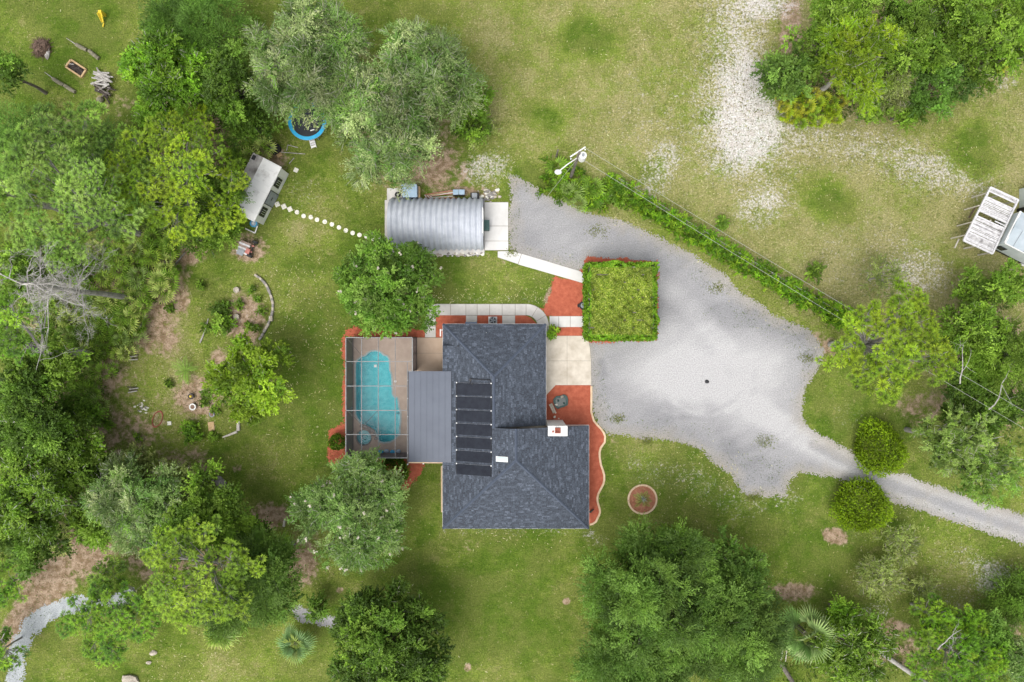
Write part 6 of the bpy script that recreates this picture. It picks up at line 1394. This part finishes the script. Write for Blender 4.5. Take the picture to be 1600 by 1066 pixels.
rosette('fan_palm', 'low green palm in the grass east of the yellow pine', 'palm', 346, 985, 1.2, fans, 34, 1.7, (-10, 60), stem=.2)
fe = [frond_feather(col=c) for c in ((.14, .27, .03), (.2, .34, .05))]
rosette('cycad', 'green cycad plant between the two western garden beds', 'palm', 293, 578, .4, fe, 13, 1.15, (0, 35))
rosette('cycad', 'green cycad at the palmetto edge of the western yard', 'palm', 142, 605, .4, fe, 9, 1.2, (0, 35))
sw = [frond_sword(.85, .13, .3, c) for c in ((.5, .52, .5), (.38, .4, .38))]
rosette('agave', 'grey spiky agave at the centre of the round kerbed bed', 'agave', 1004, 779, .15, sw, 11, .6, (5, 50))
fg = [frond_feather(.9, .28, 10, .5, c) for c in ((.2, .34, .05), (.28, .4, .09))]
rosette('cycad', 'light green feathery plant ringing the agave in the round bed', 'fern', 1003, 780, .1, fg, 10, 1.05, (5, 25))
for k, (a, b) in enumerate(((153, 660), (120, 655))): rosette('cycad', ['bright strappy plant in the bare western yard', 'bright strappy plant at the dark forest edge'][k], 'plant', a, b, .3, fe, 7, .8, (10, 50))

# ------------------------------------------------------------------ dead tree and bare limbs
def bare(mb, p, d, L, r, depth, nseg=5, kids=4):
    pts = [Vector(p)]; d = Vector(d).normalized(); rad = [r]
    for i in range(nseg):
        d = (d + Vector((random.gauss(0, .16), random.gauss(0, .16), random.gauss(0, .1)))).normalized(); pts.append(pts[-1] + d * L / nseg); rad.append(r * (1 - .75 * (i + 1) / nseg))
    mb.tube(pts, rad, 6 if depth > 1 else 4, False)
    if depth <= 0: return
    for k in range(kids):
        i = random.randint(1, nseg); ax = Vector((random.gauss(0, 1), random.gauss(0, 1), random.gauss(.1, .5))).normalized(); nd = (d * .55 + ax * .8).normalized()
        bare(mb, pts[i], nd, L * random.uniform(.4, .62), rad[i] * .6 + .006, depth - 1, nseg, kids)
dt = thing('dead_tree', 'leafless grey tree with tangled bare branches in the west', 'dead tree', P(207, 466)); mb = MB()
bx2, by2 = X(207), Y(466)
mb.tube([(bx2, by2, 0), (bx2 - .1, by2 + .1, 5), (bx2 + .1, by2, 9), (bx2, by2 + .2, 12.5), (bx2 - .1, by2 + .3, 15.5)], [.3, .24, .19, .13, .05], 9); mb.build('trunk', BARKG, dt)
for k in range(22):
    z = random.uniform(7.5, 15.3); a = k * 2.399; mb = MB(); bare(mb, (bx2, by2 + .1, z), (math.cos(a), math.sin(a), random.uniform(-.1, .45)), random.uniform(1.6, 4.0) * (1 if z < 13 else .75), .06, 3, 6, 5); mb.build('branch', DEADW, dt)
for i, (a, b, z0_, dx, dy, L_, nm) in enumerate(((72, 488, 9, -.2, -1, 5, 'long bare limb hanging south of the dead tree'), (10, 660, 8, .6, .1, 3, 'bare forked limb over the deep green western tree'), (35, 700, 7, .5, .6, 3, 'bare limb beside the bushy western tree'), (1545, 640, 8, 1, .7, 4, 'bleached crooked limb over the dark eastern tree'), (1500, 600, 8, .1, 1, 3.4, 'bleached limb rising beside the east pine'), (1520, 690, 7, 1, .55, 3.2, 'pale bare limb below the overhead wires'), (1325, 1005, 4, .1, .8, 2.5, 'bare white limb among the south-east shrubs'), (1465, 1015, 9, .3, .9, 2.6, 'white branch in the small bright pine'), (60, 800, 6, 1, .5, 3.5, 'bare grey boughs slanting at the south-west forest edge'), (120, 790, 5, 1, .6, 3.5, 'second bare grey bough slanting beside the first'), (0, 1e3, 3, 1, 0, 1, 'thin stick at the west edge'), (250, 430, .3, .4, 1, 3, 'bare stick lying at the palmetto edge'))):
    g_ = MB(); bare(g_, (X(a, z0_), Y(b, z0_), z0_), (dx, dy, .05), L_, .06, 2, 6, 3)
    o = g_.build('bare_branch', DEADW); tag(o, nm, 'branch')
for a, b, c, d, lb in ((228, 466, 290, 395, 'long brown fallen trunk along the edge of the palmettos'), (205, 465, 215, 480, 'snapped pale splinter at the dead tree foot'), (188, 470, 202, 482, 'broken tan branch at the dead tree foot'), (240, 440, 262, 432, 'thin tan branch in the palmettos'), (268, 452, 286, 420, 'thin brown stick at the yard edge')):
    tag(MB().tube([(X(a), Y(b), .15), (X((a + c) / 2) + .1, Y((b + d) / 2), .25), (X(c), Y(d), .12)], [.13 if a == 228 else .05, .1 if a == 228 else .04, .05], 6).build('fallen_branch', BARKG if a == 228 else WOODT), lb, 'branch')

# ------------------------------------------------------------------ low growth under the trees
UG = [[(0, 200), (60, 190), (170, 240), (200, 190), (330, 130), (420, 170), (400, 250), (370, 340), (330, 380), (290, 400), (250, 470), (215, 530), (170, 600), (165, 640), (135, 700), (180, 720), (330, 740), (375, 790), (390, 850), (450, 870), (465, 930), (420, 975), (330, 960), (230, 900), (215, 850), (120, 830), (40, 880), (0, 900), (0, 560), (60, 520), (60, 470), (0, 480)],
      [(1240, 60), (1300, 0), (1600, 0), (1600, 90), (1500, 150), (1440, 185), (1360, 180), (1310, 190), (1215, 160)], [(1500, 430), (1600, 420), (1600, 700), (1560, 690), (1480, 610), (1480, 540)],
      [(960, 860), (1040, 820), (1160, 860), (1220, 930), (1230, 1070), (940, 1070), (930, 960)], [(1230, 960), (1300, 975), (1400, 1000), (1480, 970), (1560, 1010), (1600, 1070), (1230, 1070)]]
UV = []; UK = []
for pl, dn in zip(UG, (26, 24, 26, 10, 12)):
    xs = [q[0] for q in pl]; ys_ = [q[1] for q in pl]; n = int((max(xs) - min(xs)) * (max(ys_) - min(ys_)) / 256 * dn); a = rng.uniform(min(xs), max(xs), n); b = rng.uniform(min(ys_), max(ys_), n)
    k = (sdf(a, b, pl) + (fbm(a, b, 30, 2) - .5) * 40 < -4) & (fbm(a, b, 36, 4) > .40)
    for th in TH[:4]: k &= (sdf(a, b, th[0]) > 3) | (rng.rand(len(a)) < .3)
    a, b = a[k], b[k]; n = len(a)
    c = np.stack([X(a), Y(b), .08 + .45 * np.clip(fbm(a, b, 20, 5) - .25, 0, 1) * rng.rand(n) ** .5 * 1.6], 1)
    UV.append(leaves(c, unit(rdir(n) * [1, 1, .5]), rng.uniform(.18, .4, n), rng.uniform(.09, .2, n), .5).reshape(-1, 3)); UK.append(np.repeat(palette(n, PAL['dark'] + PAL['mid'], .3) * .9, 4, 0))
tag(link_mesh('undergrowth', np_mesh('undergrowth', np.concatenate(UV), 4, LEAF, col=np.concatenate(UK))), 'tangled green undergrowth beneath the woodland trees', 'undergrowth', kind='stuff')
wd_ = []
for cx_, cy_, s_ in ((1196, 691, 9), (966, 655, 7), (1178, 778, 8), (1010, 690, 6), (800, 395, 5), (935, 360, 9), (1120, 450, 8), (1262, 560, 8)):
    n = 160; wd_.append(np.stack([X(rng.normal(cx_, s_, n)), Y(rng.normal(cy_, s_ * .6, n)), rng.uniform(.03, .1, n)], 1))
wd_ = np.concatenate(wd_); tag(link_mesh('drive_weeds', np_mesh('drive_weeds', leaves(wd_, unit(rdir(len(wd_)) * [1, 1, .3]), .16, .06).reshape(-1, 3), 4, LEAF, col=np.repeat(palette(len(wd_), [(.14, .18, .04), (.2, .2, .08)]), 4, 0))), 'sparse weeds coming up through the gravel drive', 'weeds', kind='stuff')
# ------------------------------------------------------------------ loose grass and litter
def litter(name, n, l, wd, cols, density, z=.02, up=.8, stand=0):
    a = rng.uniform(-20, 1620, n * 3); b = rng.uniform(-20, 1086, n * 3); p = density(a, b); k = rng.rand(n * 3) < p
    for pl in NOGO: k &= sdf(a, b, pl) > 1
    a, b = a[k][:n], b[k][:n]; m = len(a); c = np.stack([X(a), Y(b), np.full(m, z)], 1)
    d = unit(rdir(m) * [1, 1, .12] + [0, 0, stand]); c[:, 2] += stand * .08
    V = leaves(c, d, rng.uniform(l[0], l[1], m), rng.uniform(wd[0], wd[1], m), up)
    o = link_mesh(name, np_mesh(name, V.reshape(-1, 3), 4, LEAF, col=np.repeat(palette(m, cols, .2), 4, 0))); return o
NOGO = [rect(600, 294, 795, 399), rect(541, 527, 858, 827), rect(690, 665, 921, 827), rect(664, 475, 858, 530), rect(855, 494, 925, 618), [(777, 392), (800, 392), (914, 428), (917, 445), (777, 403)], [(868, 432), (917, 444), (917, 496), (850, 496)], [(852, 618), (924, 601), (924, 644), (945, 682), (937, 714), (944, 743), (933, 784), (937, 800), (921, 820)],
        [(1000, 480), (1180, 520), (1260, 560), (1230, 620), (1270, 690), (1600, 810), (1600, 840), (1330, 745), (1230, 720), (1150, 700), (1100, 660), (960, 650), (930, 540)], rect(1512, 296, 1600, 400), [(815, 300), (1000, 370), (1120, 470), (1060, 520), (925, 400), (810, 385)]]
dryf = lambda a, b: np.clip(.25 + .9 * sm(fbm(a, b, 40, 3), .45, .65), 0, 1)
tag(litter('grass_tufts', 60000, (.08, .2), (.03, .07), [(.07, .14, .01), (.11, .18, .02), (.15, .2, .03), (.05, .1, .01)], dryf, .05, .5, .6), 'short green grass tufts standing all over the lawns', 'grass', kind='stuff')
dd_ = lambda a, b: np.clip(.02 + .9 * line_mask(a, b, [(690, 470), (850, 470)], 40) + 1.0 * blob(a, b, 470, 520, 85, 240) * sm(fbm(a, b, 18, 5), .42, .56) + .7 * blob(a, b, 260, 600, 130, 150) * sm(fbm(a, b, 18, 5), .45, .6) + .9 * blob(a, b, 1110, 745, 120, 70) * sm(fbm(a, b, 22, 5), .45, .6) + .5 * blob(a, b, 1440, 870, 180, 80) + .5 * sm(a, 850, 950) * (1 - sm(b, 300, 480)) * sm(fbm(a, b, 30, 2), .5, .62) + .9 * blob(a, b, 775, 265, 50, 40) + .5 * blob(a, b, 800, 840, 130, 25) + .5 * blob(a, b, 300, 1040, 100, 60), 0, 1)
tag(litter('dead_grass', 15000, (.12, .34), (.04, .09), [(.5, .45, .33), (.42, .36, .22), (.58, .55, .47)], dd_, .04, .9), 'pale straw and dead grass clippings scattered over the turf', 'dead grass', kind='stuff')
sd_ = lambda a, b: np.clip(.9 * line_mask(a, b, [(1150, 0), (1160, 200)], 100) + .8 * line_mask(a, b, [(1175, 190), (1350, 232), (1530, 280)], 60) + .6 * blob(a, b, 1470, 280, 90, 60) + .8 * blob(a, b, 1550, 900, 70, 50) + .2 * sm(a, 950, 1100) * (1 - sm(b, 300, 420)), 0, 1)
tag(litter('sand_weeds', 14000, (.12, .34), (.04, .10), [(.2, .19, .09), (.14, .14, .06), (.24, .2, .12)], sd_, .05, .6, .3), 'olive weeds growing through the white sand', 'weeds', kind='stuff')
yd_ = lambda a, b: np.clip(.8 * blob(a, b, 230, 600, 150, 170) + .6 * blob(a, b, 100, 890, 120, 80) + .7 * blob(a, b, 425, 820, 60, 50) + .5 * blob(a, b, 250, 430, 80, 80) + .5 * blob(a, b, 430, 260, 60, 60), 0, 1)
tag(litter('yard_twigs', 2600, (.2, .6), (.025, .06), [(.3, .26, .2), (.2, .14, .09), (.42, .38, .33), (.35, .22, .13)], yd_, .05, .9), 'dead twigs and bark chips scattered over the bare western yard', 'twigs', kind='stuff')
# stray leaves and twigs on the gravel and beside it
gr_ = lambda a, b: (sdf(a, b, DRIVE) < -4) * (sdf(a, b, DRIVE) > -40) * 1.0 * sm(fbm(a, b, 25, 1), .5, .62)
N_ = NOGO; NOGO = [beds['carport']]; tag(litter('drive_litter', 1500, (.08, .2), (.03, .06), [(.2, .14, .09), (.1, .14, .03), (.45, .38, .3)], gr_, .03, .9), 'small leaves and twigs strewn along the gravel edges', 'leaf litter', kind='stuff'); NOGO = N_
